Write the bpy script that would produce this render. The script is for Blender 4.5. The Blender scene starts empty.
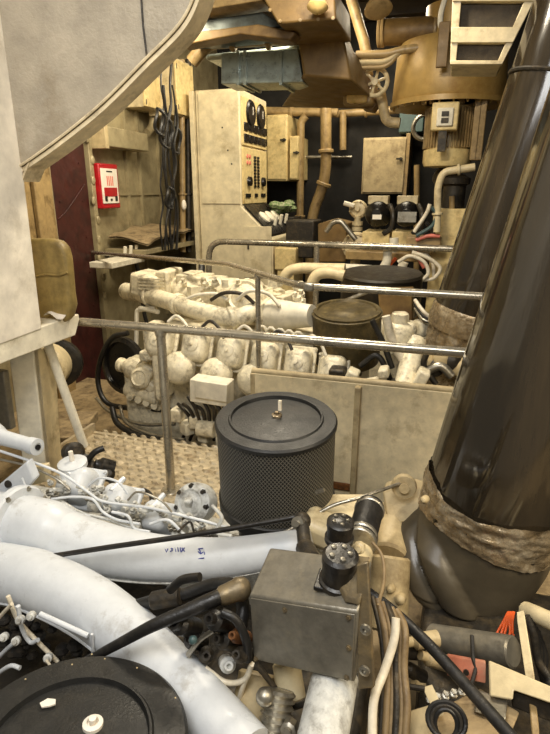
import bpy, math, random
from mathutils import Vector as V, Matrix, Quaternion
random.seed(7)
sc = bpy.context.scene
COL = sc.collection
# ------------------------------------------------------------------ camera
YAW, PITCH, FL = math.radians(17), math.radians(18), 540.0
EYE = V((0, 0, 1.7))
RT = V((math.cos(YAW), math.sin(YAW), 0))
FW = V((-math.sin(YAW)*math.cos(PITCH), math.cos(YAW)*math.cos(PITCH), -math.sin(PITCH)))
UP = RT.cross(FW)

def at(px, py, Y=None, X=None, Z=None):
    """a point of the room seen at a pixel of the photograph, on a plane of the room"""
    r = FW + RT*(px-275)/FL - UP*(py-367)/FL
    if X is not None: t = (X-EYE.x)/r.x
    elif Z is not None: t = (Z-EYE.z)/r.z
    else: t = (Y-EYE.y)/r.y
    return EYE + r*t
def pp(Y, *xy): return [at(x, y, Y=Y) for x, y in xy]
def py3(*xyY): return [at(x, y, Y=Y) for x, y, Y in xyY]
def S(n, p): return n*(p-EYE).dot(FW)/FL

# ------------------------------------------------------------------ materials
def lin(c):
    f = lambda u: u/12.92 if u <= .04045 else ((u+.055)/1.055)**2.4
    return (f(c[0]/255), f(c[1]/255), f(c[2]/255), 1)
def mat(name, col, rough=.5, metal=0, col2=None, amt=.4, scale=5, bump=.15, bscale=60, var=.18, stretch=None, spec=.5):
    m = bpy.data.materials.new(name); m.use_nodes = True
    N, L = m.node_tree.nodes, m.node_tree.links
    b = N['Principled BSDF']; b.inputs['Metallic'].default_value = metal; b.inputs['Specular IOR Level'].default_value = spec
    tc = N.new('ShaderNodeTexCoord'); src = tc.outputs['Object']
    if stretch:
        mp = N.new('ShaderNodeMapping'); mp.inputs['Scale'].default_value = stretch
        L.new(src, mp.inputs['Vector']); src = mp.outputs['Vector']
    def noise(s, d=5, r=.6):
        n = N.new('ShaderNodeTexNoise'); n.inputs['Scale'].default_value = s
        n.inputs['Detail'].default_value = d; n.inputs['Roughness'].default_value = r
        L.new(src, n.inputs['Vector']); return n.outputs['Fac']
    def ramp(f, p0, p1, c0, c1):
        r = N.new('ShaderNodeValToRGB'); e = r.color_ramp.elements
        e[0].position, e[1].position, e[0].color, e[1].color = p0, p1, c0, c1
        L.new(f, r.inputs['Fac']); return r.outputs['Color']
    c = lin(col); k = lambda s: (min(1, c[0]*s), min(1, c[1]*s), min(1, c[2]*s), 1)
    base = ramp(noise(scale*3), .3, .7, k(1-var), k(1+var))
    if col2:
        mx = N.new('ShaderNodeMix'); mx.data_type = 'RGBA'
        fac = ramp(noise(scale, 9, .72), .62-.35*amt, .80-.3*amt, (0, 0, 0, 1), (.9, .9, .9, 1))
        L.new(fac, mx.inputs['Factor']); L.new(base, mx.inputs['A']); mx.inputs['B'].default_value = lin(col2)
        base = mx.outputs['Result']
    L.new(base, b.inputs['Base Color'])
    rr = ramp(noise(scale*2.3), .3, .7, (max(0, rough-.1),)*3+(1,), (min(1, rough+.12),)*3+(1,))
    L.new(rr, b.inputs['Roughness'])
    if bump:
        bp = N.new('ShaderNodeBump'); bp.inputs['Strength'].default_value = bump; bp.inputs['Distance'].default_value = .01
        L.new(noise(bscale, 4), bp.inputs['Height']); L.new(bp.outputs['Normal'], b.inputs['Normal'])
    return m
def mesh_mat(name, dark, light, nu, nv):
    """expanded-metal lattice over a lathe's UV"""
    m = bpy.data.materials.new(name); m.use_nodes = True
    N, L = m.node_tree.nodes, m.node_tree.links; b = N['Principled BSDF']
    uv = N.new('ShaderNodeUVMap'); sp = N.new('ShaderNodeSeparateXYZ'); L.new(uv.outputs['UV'], sp.inputs['Vector'])
    def mth(op, a, c):
        n = N.new('ShaderNodeMath'); n.operation = op
        for i, q in enumerate((a, c)):
            if q is None: continue
            if isinstance(q, (int, float)): n.inputs[i].default_value = q
            else: L.new(q, n.inputs[i])
        return n.outputs[0]
    u = mth('MULTIPLY', sp.outputs['X'], nu*math.pi); v = mth('MULTIPLY', sp.outputs['Y'], nv*math.pi)
    p = mth('ABSOLUTE', mth('SINE', mth('ADD', u, v), None), None); q = mth('ABSOLUTE', mth('SINE', mth('SUBTRACT', u, v), None), None)
    h = mth('MINIMUM', p, q)
    r = N.new('ShaderNodeValToRGB'); e = r.color_ramp.elements
    e[0].position, e[1].position, e[0].color, e[1].color = .22, .5, lin(light), lin(dark)
    L.new(h, r.inputs['Fac']); L.new(r.outputs['Color'], b.inputs['Base Color'])
    bp = N.new('ShaderNodeBump'); bp.inputs['Strength'].default_value = .6; bp.inputs['Distance'].default_value = .004; bp.invert = True
    L.new(h, bp.inputs['Height']); L.new(bp.outputs['Normal'], b.inputs['Normal'])
    b.inputs['Roughness'].default_value = .5; b.inputs['Metallic'].default_value = .3
    return m
M = dict(
 steel=mat('brushed_rail', (178, 170, 152), .24, .7, (96, 86, 68), .22, 6, .05),
 chrome=mat('worn_steel', (170, 165, 152), .35, .85, (90, 78, 60), .35, 9, .1),
 cream=mat('cream_paint', (206, 190, 152), .45, 0, (120, 98, 62), .28, 5, .1),
 creamL=mat('light_cream_paint', (225, 218, 198), .5, 0, (170, 158, 130), .25, 4, .06),
 consol=mat('console_cream_paint', (206, 193, 160), .45, 0, (160, 143, 108), .2, 3, .05),
 engine=mat('engine_cream_paint', (222, 212, 184), .4, 0, (84, 70, 48), .32, 11, .35, 40),
 white=mat('engine_white_paint', (206, 210, 214), .34, 0, (150, 146, 138), .12, 6, .06, 90, .06),
 whited=mat('soiled_white_paint', (204, 204, 198), .42, 0, (95, 86, 72), .38, 14, .3, 60),
 beige=mat('dusty_beige_metal', (178, 160, 122), .55, 0, (108, 88, 56), .35, 4, .2),
 coam=mat('coaming_cream_paint', (222, 206, 168), .5, 0, (160, 138, 96), .22, 5, .12),
 rust=mat('rust', (128, 78, 30), .8, 0, (60, 38, 18), .5, 20, .4),
 wall=mat('wall_galvanised', (158, 146, 114), .42, .15, (108, 94, 66), .35, 2.5, .1),
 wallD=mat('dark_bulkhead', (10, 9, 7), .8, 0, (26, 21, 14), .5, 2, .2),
 ceil=mat('ceiling_steel', (56, 45, 28), .65, 0, (36, 28, 18), .5, 2, .15),
 bilge=mat('oily_bilge_steel', (44, 38, 30), .5, .1, (20, 17, 14), .5, 4, .3),
 plate=mat('tread_plate_paint', (186, 172, 144), .36, .25, (126, 106, 76), .35, 7, .15),
 maroon=mat('maroon_panel', (62, 26, 22), .45, 0, (34, 16, 14), .4, 5, .08),
 casing=mat('grey_lagging', (172, 162, 144), .5, .15, (140, 126, 102), .3, 2.2, .45, 55),
 casing2=mat('lagging_edge', (222, 206, 172), .5, 0, (140, 122, 92), .3, 6, .2, 40),
 slab=mat('pale_slab_paint', (234, 226, 210), .5, 0, (190, 180, 160), .2, 3, .03),
 olive=mat('olive_vinyl', (136, 116, 66), .5, 0, (88, 70, 34), .4, 6, .15),
 red=mat('signal_red', (168, 16, 28), .35, 0, None, bump=.02),
 label=mat('label_white', (232, 224, 210), .5, 0, None, bump=0, var=.04),
 pink=mat('faded_red_print', (214, 120, 104), .5, 0, None, bump=0),
 black=mat('black_rubber', (26, 25, 24), .42, 0, (58, 54, 48), .3, 12, .2),
 blackp=mat('black_plastic', (30, 28, 26), .35, 0, (66, 58, 46), .3, 14, .15),
 grime=mat('grimy_dark_metal', (50, 46, 40), .5, .4, (90, 78, 58), .35, 14, .4, 40),
 box=mat('worn_gunmetal', (122, 117, 105), .38, .45, (142, 134, 116), .28, 12, .15),
 boxs=mat('worn_gunmetal_bracket', (116, 104, 82), .42, .5, (150, 130, 92), .35, 12, .15),
 brown=mat('brown_duct_paint', (120, 95, 54), .5, .1, (78, 56, 28), .4, 3, .1),
 tanp=mat('tan_pipe_paint', (156, 132, 90), .42, 0, (92, 72, 42), .35, 6, .1),
 galv=mat('galvanised_duct', (168, 180, 174), .32, .3, (110, 112, 100), .4, 5, .12, 30),
 blue=mat('blue_grey_beam', (84, 92, 90), .4, .4, (52, 50, 40), .45, 3, .1),
 fan=mat('fan_ochre_paint', (168, 138, 80), .38, .1, (140, 104, 48), .35, 2.5, .06),
 motor=mat('motor_cream_paint', (216, 194, 138), .42, 0, (150, 122, 70), .3, 6, .1),
 filt=mat('black_filter_lid', (29, 29, 28), .46, .1, (54, 52, 48), .32, 6, .18, 120),
 filtO=mat('olive_filter', (74, 64, 40), .45, .2, (120, 104, 66), .4, 14, .2),
 filtD=mat('dark_filter', (40, 34, 24), .5, .1, (72, 60, 38), .3, 8, .2),
 wrap=mat('dark_plastic_wrap', (42, 36, 27), .12, .0, (66, 56, 41), .3, 2.6, .12, 9, stretch=(1, 1, .1), spec=.9),
 tape=mat('silver_brown_tape', (142, 125, 98), .26, .55, (204, 192, 168), .42, 10, .9, 26),
 sleeve=mat('black_rubberised_sleeve', (72, 65, 52), .38, 0, (86, 77, 60), .35, 3, .2, 12),
 orange=mat('orange_wire', (204, 84, 32), .4, 0, None, bump=0),
 gauge=mat('gauge_black', (22, 20, 20), .3, 0, None, bump=0),
 copper=mat('faded_red_tag', (166, 98, 74), .5, .1, (150, 126, 96), .4, 8, .1),
 cable=mat('ivory_cable', (222, 212, 190), .4, 0, (150, 134, 104), .25, 12, .05),
 tan2=mat('tan_cable', (128, 108, 76), .5, 0, (86, 66, 38), .35, 14, .1),
 dust=mat('dusty_tan_plate', (160, 140, 106), .6, 0, (80, 64, 44), .45, 7, .25),
 ink=mat('blue_ink', (52, 62, 140), .5, 0, None, bump=0),
 green=mat('green_cloth', (92, 122, 66), .8, 0, (190, 184, 160), .5, 30, .4),
 bluew=mat('blue_grey_box', (62, 84, 84), .45, 0, None),
 scr=mat('dark_screen', (66, 56, 40), .55, .2, (40, 34, 24), .5, 9, .4, 200),
 lens=mat('lamp_lens', (226, 196, 130), .3, 0, None, bump=0),
 mesh=mesh_mat('black_expanded_metal', (20, 20, 20), (112, 109, 100), 104, 19),
)

# ------------------------------------------------------------------ mesh builder
def frame(d):
    d = d.normalized(); a = V((0, 0, 1)) if abs(d.z) < .9 else V((1, 0, 0))
    x = a.cross(d).normalized(); return x, d.cross(x), d
class MB:
    def __init__(s): s.v = []; s.f = []; s.uv = {}; s.cuts = []
    def add(s, vs, fs):
        o = len(s.v); s.cuts.append((o, len(s.f))); s.v += [V(q) for q in vs]; s.f += [tuple(i+o for i in f) for f in fs]; return s
    def hexa(s, p):   # bottom four then top four, same winding
        return s.add(p, [(3, 2, 1, 0), (4, 5, 6, 7), (0, 1, 5, 4), (1, 2, 6, 5), (2, 3, 7, 6), (3, 0, 4, 7)])
    def box(s, c, sz, rot=None, taper=1):
        c = V(c); h = V(sz)/2; P = []
        for z in (-1, 1):
            for x, y in ((-1, -1), (1, -1), (1, 1), (-1, 1)):
                t = taper if z > 0 else 1
                q = V((x*h.x*t, y*h.y*t, z*h.z)); P.append(c+(rot @ q if rot else q))
        return s.hexa(P)
    def prism(s, pts, vec):
        n = len(pts); vec = V(vec); a = [V(q) for q in pts]
        return s.add(a+[q+vec for q in a], [tuple(range(n))[::-1], tuple(range(n, 2*n))]+[(i, (i+1) % n, (i+1) % n+n, i+n) for i in range(n)])
    def tube(s, path, r, seg=10, cap=True):
        P = [V(q) for q in path]; n = len(P); R = r if isinstance(r, (list, tuple)) else [r]*n
        t0 = (P[1]-P[0]).normalized(); x, y, _ = frame(t0); vs = []; pt = t0
        for i in range(n):
            t = ((P[min(i+1, n-1)]-P[i]).normalized()+(P[i]-P[max(i-1, 0)]).normalized())
            t = t.normalized() if t.length > 1e-6 else pt
            q = pt.rotation_difference(t); x = q @ x; y = q @ y; pt = t
            vs += [P[i]+(x*math.cos(a)+y*math.sin(a))*R[i] for a in (2*math.pi*k/seg for k in range(seg))]
        fs = [(i*seg+k, i*seg+(k+1) % seg, (i+1)*seg+(k+1) % seg, (i+1)*seg+k) for i in range(n-1) for k in range(seg)]
        if cap: fs += [tuple(range(seg))[::-1], tuple((n-1)*seg+k for k in range(seg))]
        return s.add(vs, fs)
    def lathe(s, p, d, prof, seg=28, uvs=False):   # prof: (radius, height along d)
        p = V(p); x, y, d = frame(V(d)); vs = []; n = len(prof)
        for r, h in prof:
            vs += [p+d*h+(x*math.cos(a)+y*math.sin(a))*max(r, 1e-4) for a in (2*math.pi*k/seg for k in range(seg))]
        base = len(s.f)
        fs = [(i*seg+k, i*seg+(k+1) % seg, (i+1)*seg+(k+1) % seg, (i+1)*seg+k) for i in range(n-1) for k in range(seg)]
        if uvs:
            for i in range(n-1):
                for k in range(seg):
                    u0, u1, v0, v1 = k/seg, (k+1)/seg, i/(n-1), (i+1)/(n-1)
                    s.uv[base+i*seg+k] = [(u0, v0), (u1, v0), (u1, v1), (u0, v1)]
        fs += [tuple(range(seg))[::-1], tuple((n-1)*seg+k for k in range(seg))]
        return s.add(vs, fs)
    def cyl(s, a, b, r, seg=18, ch=0):
        a, b = V(a), V(b); L = (b-a).length; c = ch or min(r*.12, L*.2)
        return s.lathe(a, b-a, [(r-c, 0), (r, c), (r, L-c), (r-c, L)], seg)
    def ball(s, c, r, sz=(1, 1, 1), seg=14, rot=None):
        c = V(c); vs = []; fs = []; n = seg//2
        for i in range(n+1):
            th = math.pi*i/n
            for k in range(seg):
                a = 2*math.pi*k/seg
                q = V((math.sin(th)*math.cos(a)*sz[0], math.sin(th)*math.sin(a)*sz[1], math.cos(th)*sz[2]))*r
                vs.append(c+(rot @ q if rot else q))
        fs = [(i*seg+k, (i+1)*seg+k, (i+1)*seg+(k+1) % seg, i*seg+(k+1) % seg) for i in range(n) for k in range(seg)]
        return s.add(vs, fs)
    def bolt(s, p, d, r=.008, h=.008): return s.lathe(p, d, [(r*1.5, -h*.5), (r*1.5, h*.2), (r, h*.25), (r*.95, h), (.0005, h)], 6)
    def grid(s, fn, nu, nv, closed=True):
        vs = [fn(i/(nu if closed else nu-1), j/(nv-1)) for j in range(nv) for i in range(nu)]; m = nu if closed else nu-1
        return s.add(vs, [(j*nu+i, j*nu+(i+1) % nu, (j+1)*nu+(i+1) % nu, (j+1)*nu+i) for j in range(nv-1) for i in range(m)])
    def build(s, name, m, parent=None, bevel=0, ang=38, label=None, cat=None, group=None, kind=None, seg=2, sub=0):
        root = V((0, 0, 0)); q = parent
        while q is not None: root += V(q.location); q = q.parent
        if parent is None:
            xs = [v.x for v in s.v]; ys = [v.y for v in s.v]; zs = [v.z for v in s.v]
            loc = V(((min(xs)+max(xs))/2, (min(ys)+max(ys))/2, min(zs)))
        else: loc = V((0, 0, 0))
        off = root+loc
        me = bpy.data.meshes.new(name); me.from_pydata([v-off for v in s.v], [], s.f)
        if s.uv:
            ul = me.uv_layers.new(name='UVMap')
            for fi, co in s.uv.items():
                for li, c in zip(me.polygons[fi].loop_indices, co): ul.data[li].uv = c
        me.materials.append(M[m] if isinstance(m, str) else m); me.update()
        me.polygons.foreach_set('use_smooth', [True]*len(me.polygons))
        import bmesh
        bm = bmesh.new(); bm.from_mesh(me); bmesh.ops.recalc_face_normals(bm, faces=bm.faces); bm.to_mesh(me); bm.free()
        me.set_sharp_from_angle(angle=math.radians(ang))
        o = bpy.data.objects.new(name, me); COL.objects.link(o); o.location = loc
        if parent is not None: o.parent = parent
        if bevel:
            b = o.modifiers.new('bevel', 'BEVEL'); b.width = bevel; b.segments = seg; b.limit_method = 'ANGLE'; b.angle_limit = math.radians(35)
        if sub:
            q = o.modifiers.new('sub', 'SUBSURF'); q.levels = sub; q.render_levels = sub
        for k, val in (('label', label), ('category', cat), ('group', group), ('kind', kind)):
            if val: o[k] = val
        return o
def each(b, name, m, parent, **k):   # every piece its own part
    cu = b.cuts+[(len(b.v), len(b.f))]; out = []
    for (v0, f0), (v1, f1) in zip(cu, cu[1:]):
        q = MB(); q.v = b.v[v0:v1]; q.f = [tuple(i-v0 for i in f) for f in b.f[f0:f1]]; out.append(q.build(name, m, parent, **k))
    return out
def thing(name, label, cat, loc=(0, 0, 0), group=None):
    o = bpy.data.objects.new(name, None); COL.objects.link(o); o.location = loc; o.empty_display_size = .1
    o['label'] = label; o['category'] = cat
    if group: o['group'] = group
    return o
def spline(pts, n=8):
    P = [V(q) for q in pts]; P = [2*P[0]-P[1]]+P+[2*P[-1]-P[-2]]; out = []
    for i in range(1, len(P)-2):
        a, b, c, d = P[i-1:i+3]
        for k in range(n):
            t = k/n; out.append(.5*((2*b)+(c-a)*t+(2*a-5*b+4*c-d)*t*t+(3*b-a-3*c+d)*t**3))
    return out+[P[-2]]
def fillet(pts, r, n=6):
    P = [V(q) for q in pts]; out = [P[0]]
    for i in range(1, len(P)-1):
        a, b, c = P[i-1:i+2]; u = (a-b); w = (c-b); k = min(r, u.length*.45, w.length*.45)
        s0, s1 = b+u.normalized()*k, b+w.normalized()*k
        out += [s0.lerp(b, t).lerp(b.lerp(s1, t), t) for t in (j/n for j in range(n+1))]
    return out+[P[-1]]
def hose(name, pts, r, m, parent, label=None, seg=12, n=8, **k):
    return MB().tube(spline(pts, n), r, seg).build(name, m, parent, label=label, **k)
def pipe(name, pts, r, m, parent=None, fr=.1, label=None, cat=None, seg=12, flanges=(), **k):
    b = MB(); b.tube(fillet(pts, fr), r, seg)
    P = [V(q) for q in pts]
    for i, t in flanges:
        c = P[i].lerp(P[i+1], t); d = (P[i+1]-P[i]).normalized(); b.cyl(c-d*r*.35, c+d*r*.35, r*1.45, 16)
    return b.build(name, m, parent, label=label, cat=cat, **k)
def struct(b, name, m, **k): return b.build(name, m, None, kind='structure', **k)
# ================================================================== the setting
struct(MB().box((-.5, 5, -.75), (8, 13, .1)), 'floor', 'bilge')
struct(MB().box((-4.05, 6.6, 1.85), (.1, 8, 5.2)), 'wall_left', 'wall')
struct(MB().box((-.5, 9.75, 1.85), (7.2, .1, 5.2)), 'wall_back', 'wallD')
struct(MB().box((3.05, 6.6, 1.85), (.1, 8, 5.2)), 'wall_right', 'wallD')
b = MB().box((-.5, 6.6, 4.45), (7.2, 8, .1))
for y in (3.4, 4.6, 5.8, 7.0, 8.2, 9.4): b.box((-.5, y, 4.3), (7.0, .08, .22)); b.box((-.5, y, 4.19), (7.0, .2, .02))
struct(b, 'ceiling', 'ceil')
# raised walkway plate with diamond tread
b = MB().box((-1.6, 2.72, -.02), (1.5, .8, .04))
for i in range(24):
    for j in range(15):
        c = V((-2.28+i*.08+(.04 if j % 2 else 0), 2.36+j*.056, 0)); a = .3 if j % 2 else -.3
        if c.x > -.9: continue
        d, e = V((math.cos(a), math.sin(a), 0))*.036, V((-math.sin(a), math.cos(a), 0))*.02
        b.add([c+d, c+e, c-d, c-e, c+d*.6+V((0, 0, .013)), c+e*.5+V((0, 0, .013)), c-d*.6+V((0, 0, .013)), c-e*.5+V((0, 0, .013))],
              [(0, 1, 5, 4), (1, 2, 6, 5), (2, 3, 7, 6), (3, 0, 4, 7), (4, 5, 6, 7)])
b.box((-1.6, 3.1, -.06), (1.52, .03, .14)); b.box((-2.36, 2.72, .02), (.025, .8, .1))
struct(b, 'floor.001', 'plate')
# lower deck beside the walkway and under the right-hand gear
struct(MB().box((-3.3, 3.9, -.45), (1.4, 2.6, .05)), 'floor.002', 'dust')
struct(MB().box((.9, 1.3, -.03), (2.2, 2.6, .06)), 'floor.003', 'dust')
# left wall: ribs, seams, door panel, pillar
b = MB()
for px in (128, 141, 160): p = at(px, 200, X=-4); b.box((-3.985, p.y, 1.9), (.05, .04, 4))
b.box((-3.99, 6.6, 1.66), (.03, 2.2, .015))
struct(b, 'trim_1', 'wall')
y0, y1 = at(54, 250, X=-4).y, at(90, 250, X=-4).y
b = MB().box((-3.97, (y0+y1)/2, 1.2), (.05, y1-y0, 4.2))
for zz in (.4, .8, 1.2, 1.6, 2.0):
    for yy in (y0+.12, y1-.12): b.bolt((-3.945, yy, zz), (1, 0, 0), .012, .01)
b.tube(spline([(-3.94, y0+.05, 1.42), (-3.94, y0+.2, 1.5), (-3.94, y0+.42, 1.66), (-3.94, y1-.06, 1.78)]), .006, 6)
struct(b, 'door_1', 'maroon')
b = MB().box((-3.95, y1+.06, 1.3), (.1, .07, 4.4)).box((-3.95, y0-.05, 1.3), (.1, .05, 4.4))
for k in range(9): b.ball((-3.9, y1+.05+.03*math.sin(k*2.1), .5+k*.22), .045, (.6, .8, 1.2), 8)
struct(b, 'trim_2', 'wall', bevel=.006)
b = MB().box((-3.9, at(37, 200, X=-3.9).y-.05, 1.5), (.14, .42, 4.4)).box((-3.8, at(37, 200, X=-3.8).y+.02, 1.5), (.05, .12, 4.4))
struct(b, 'pillar', 'tanp', bevel=.01)

# ------------------------------------------------------------------ left wall fittings
def wy(px, X=-4): return at(px, 200, X=X).y
r = thing('fire_alarm_box', 'red fire alarm call point with a white label, on the left wall', 'fire alarm', at(107, 187, X=-3.95))
def wbox(x0, x1, ytop, ybot, X, dep, b=None):   # box on a wall facing +X seen between two pixel columns
    p, q = at(x0, ytop, X=X), at(x1, ytop, X=X); z1 = p.z; z0 = at(x0, ybot, X=X).z
    return (b or MB()).box((X-dep/2, (p.y+q.y)/2, (z0+z1)/2), (dep, q.y-p.y, z1-z0))
wbox(98, 117, 163, 209, -3.85, .14).build('housing', 'red', r, bevel=.012)
p, q = at(100, 168, X=-3.846), at(116, 168, X=-3.846); zt, zb = p.z, at(100, 206, X=-3.846).z; w = q.y-p.y; h = zt-zb; ym = (p.y+q.y)/2
fp = MB().box((-3.845, ym, zt-h*.47), (.012, w, h*.94)).build('label_plate', 'label', r, bevel=.003, label='white label plate')
MB().box((-3.838, ym, zt-h*.08), (.004, w*.35, h*.035)).build('dark_mark', 'gauge', fp)
b = MB()
for k in range(4): b.box((-3.838, ym-w*.16+k*w*.11, zt-h*.33), (.003, w*.06, h*.26))
each(b, 'red_line', 'pink', fp)
MB().box((-3.837, ym, zt-h*.63), (.006, w*.8, h*.24)).build('break_panel', 'red', fp)
b = MB().box((-3.836, ym-w*.32, zt-h*.81), (.006, w*.14, h*.14)).box((-3.836, ym+w*.32, zt-h*.81), (.006, w*.14, h*.14)).box((-3.836, ym, zt-h*.84), (.006, w*.1, h*.06))
each(b, 'black_mark', 'gauge', fp)

r = thing('cable_trunking', 'dusty metal trunking box on the left wall, above the red alarm', 'trunking', at(128, 138, X=-3.9))
b = wbox(107, 147, 126, 146, -3.75, .24)
b.build('box', 'wall', r, bevel=.01); wbox(104, 107.5, 124, 148, -3.74, .25).build('end_plate', 'beige', r, bevel=.004)
MB().tube(fillet([at(147, 133, X=-3.85), at(152, 128, X=-3.85), at(154, 105, X=-3.85)], .1), .05, 10).build('conduit', 'wall', r)

b = MB(); p, q = at(112, 246, X=-3.9), at(178, 240, X=-3.9)
def tarp(u, v):
    y = p.y+(q.y-p.y)*u; d = .55*v
    return V((-3.95+d, y, 1.17+.10*math.sin(math.pi*u)*(1-v*.2)-.06*v*v+.015*math.sin(u*23+v*5)))
b.grid(tarp, 26, 10, False); b.grid(lambda u, v: tarp(u, v)-V((0, 0, .02)), 26, 10, False)
b.build('dust_sheet', 'dust', None, label='crumpled tan sheet draped on a low shelf under the alarm', cat='sheet')
MB().box((-3.7, (p.y+q.y)/2, 1.0), (.55, q.y-p.y+.1, .06)).box((-3.93, (p.y+q.y)/2, .9), (.06, q.y-p.y, .2)).build('steel_shelf', 'wall', None, bevel=.006, label='dusty steel shelf on the left wall beneath the crumpled sheet', cat='shelf')
r = thing('hose_rack', 'small white rack with pegs at the left wall behind the rail', 'rack', at(130, 268, X=-3.6))
p, q = at(113, 266, X=-3.5), at(146, 267, X=-3.5)
MB().box(((-3.66), (p.y+q.y)/2, p.z), (.3, q.y-p.y, .07)).build('tray', 'creamL', r, bevel=.01)
for k in (.62, .8, .98):
    y = p.y+(q.y-p.y)*k; MB().cyl((-3.62, y, p.z+.03), (-3.6, y, p.z+.17), .022, 10).build('peg', 'creamL', r)
hose('hanging_hose', [(-3.58, q.y-.1, p.z), (-3.56, q.y-.05, p.z-.3), (-3.55, q.y-.02, p.z-.75), (-3.4, q.y, p.z-1.2)], .025, 'black', r, 'black hose hanging down')

def wall_cabinet(x0, x1, yt, yb, X, dep, label, grp=None):
    r = thing('switch_cabinet', label, 'cabinet', at((x0+x1)/2, yb, X=X), grp)
    wbox(x0, x1, yt, yb, X-.02, dep).build('body', 'cream', r, bevel=.008)
    p, q = at(x0, yt, X=X), at(x1, yt, X=X); z0 = at(x0, yb, X=X).z
    d = MB().box((X, (p.y+q.y)/2, (p.z+z0)/2), (.03, (q.y-p.y)*.92, (p.z-z0)*.94)).build('door', 'motor', r, bevel=.008)
    b = MB()
    for t in (.15, .85): b.cyl((X+.01, p.y+(q.y-p.y)*.1, z0+(p.z-z0)*t-.03), (X+.01, p.y+(q.y-p.y)*.1, z0+(p.z-z0)*t+.03), .012, 8)
    b.cyl((X, q.y-(q.y-p.y)*.14, (p.z+z0)/2), (X+.03, q.y-(q.y-p.y)*.14, (p.z+z0)/2), .018, 10)
    each(b, 'hinge', 'grime', d)
wall_cabinet(141, 161, 70, 106, -3.7, .3, 'cream cabinet high on the left wall above the trunking')
wall_cabinet(173, 192, 56, 114, -3.45, .4, 'cream cabinet beside the grey control console, tall and narrow')
# black cable bundle down the wall
r = thing('cable_bundle', 'tangled black cables hanging on the left wall beside the console', 'cables', at(168, 240, X=-3.6))
for k in range(6):
    x = 163+k*2.6; X = -3.36+.02*(k % 3)
    pts = [at(x+random.uniform(-3, 3), y, X=X) for y in (60, 85, 105, 125, 145, 165, 185, 205, 225, 250)]
    hose('cable', pts[k % 3:], .011+.006*(k % 2), 'black', r, seg=7, n=4)
for c, rr in (((166, 132), .14), ((160, 122), .11), ((170, 198), .1), ((176, 140), .12)):
    p = at(c[0], c[1], X=-3.33)
    hose('coil', [p+V((.02*math.sin(a*3), math.cos(a)*rr, math.sin(a)*rr*1.3)) for a in (k*.5 for k in range(26))], .02, 'black', r, seg=6, n=3)
for i, px in enumerate((182, 188)):
    pipe('riser_pipe', [at(px, 60, X=-3.5), at(px, 120, X=-3.5), at(px+1, 252, X=-3.5)], .04, 'tanp' if i == 0 else 'grime', None, flanges=((1, .55),),
         label=('tan vertical pipe' if i == 0 else 'dark vertical pipe')+' in the gap left of the console', cat='pipe')
MB().ball(at(184, 205, X=-3.44), .05, (.6, 1, 1.4)).build('white_clip', 'label', None, label='white pipe clip on the tan pipe left of the console', cat='clip')

# ------------------------------------------------------------------ control console
cx0, cx1, cy0, cy1 = -3.30, -2.68, 7.2, 8.33
root = thing('control_console', 'tall cream control console with dials and switches, behind the rails', 'console', (-3, 7.8, .0))
zt = 2.96; zk = at(240, 207, Y=7.2).z
MB().prism([(cx0, cy0, 0), (cx1+.45, cy0, 0), (cx1+.45, cy0, zk-.42), (cx1, cy0, zk), (cx1, cy0, zt), (cx0, cy0, zt)], (0, cy1-cy0, 0)).build('cabinet_body', 'consol', root, bevel=.012)
MB().box((cx0+.33, cy0-.01, (zk+zt)/2), (.56, .02, zt-zk-.08)).build('side_panel', 'consol', root, bevel=.004)
MB().box((cx0-.04, cy0+.1, zt/2), (.06, .3, zt-.02)).build('side_rib', 'consol', root, bevel=.004)
b = MB()
for x, z in ((-2.92, 2.5), (-2.85, 2.22), (-2.8, 2.05)): b.bolt((x, cy0-.02, z), (0, -1, 0), .008, .006)
each(b, 'screw', 'grime', root)
yl = cy1-cy0
def face(u, v): return V((cx1, cy0+.06+u*(yl-.12), zk+.04+v*(zt-zk-.12)))
pn = MB().box((cx1+.008, (cy0+cy1)/2, (face(0, .56)+face(0, 1)).z/2), (.02, yl-.1, face(0, 1).z-face(0, .56).z)).build('dial_panel', 'motor', root, bevel=.004)
for u in (.3, .72):
    d = MB().lathe(face(u, .87), (1, 0, 0), [(.17, 0), (.17, .03), (.15, .05), (.0, .05)], 28).build('dial', 'gauge', pn)
    MB().box(face(u, .87)+V((.053, .02, .03)), (.004, .012, .1)).build('needle', 'label', pn)
for v in (.735, .63):
    for k in range(5): MB().box(face(.12+k*.19, v)+V((.02, 0, 0)), (.03, .16, .1)).build('meter', 'gauge', pn, bevel=.006)
pn = MB().box((cx1+.008, (cy0+cy1)/2, (face(0, .0)+face(0, .54)).z/2), (.02, yl-.1, face(0, .54).z-face(0, 0).z)).build('switch_panel', 'motor', root, bevel=.004)
for k in range(10):
    for u in (.46, .6): MB().box(face(u, .46-k*.032)+V((.022, 0, 0)), (.016, .085, .03)).build('lamp_switch', 'gauge', pn)
for u in (.2, .8): MB().lathe(face(u, .22), (1, 0, 0), [(.07, .01), (.06, .06), (.02, .07)], 14).build('rotary_knob', 'gauge', pn)
for u, w in ((.16, .2), (.5, .12), (.82, .2)): MB().box(face(u, .08)+V((.02, 0, 0)), (.02, w, .05)).build('meter_strip', 'gauge', pn)
for u in (.15, .25):
    for v in (.4, .46): MB().lathe(face(u, v), (1, 0, 0), [(.03, .01), (.025, .03), (0, .03)], 10).build('push_button', 'pink', pn)
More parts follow.
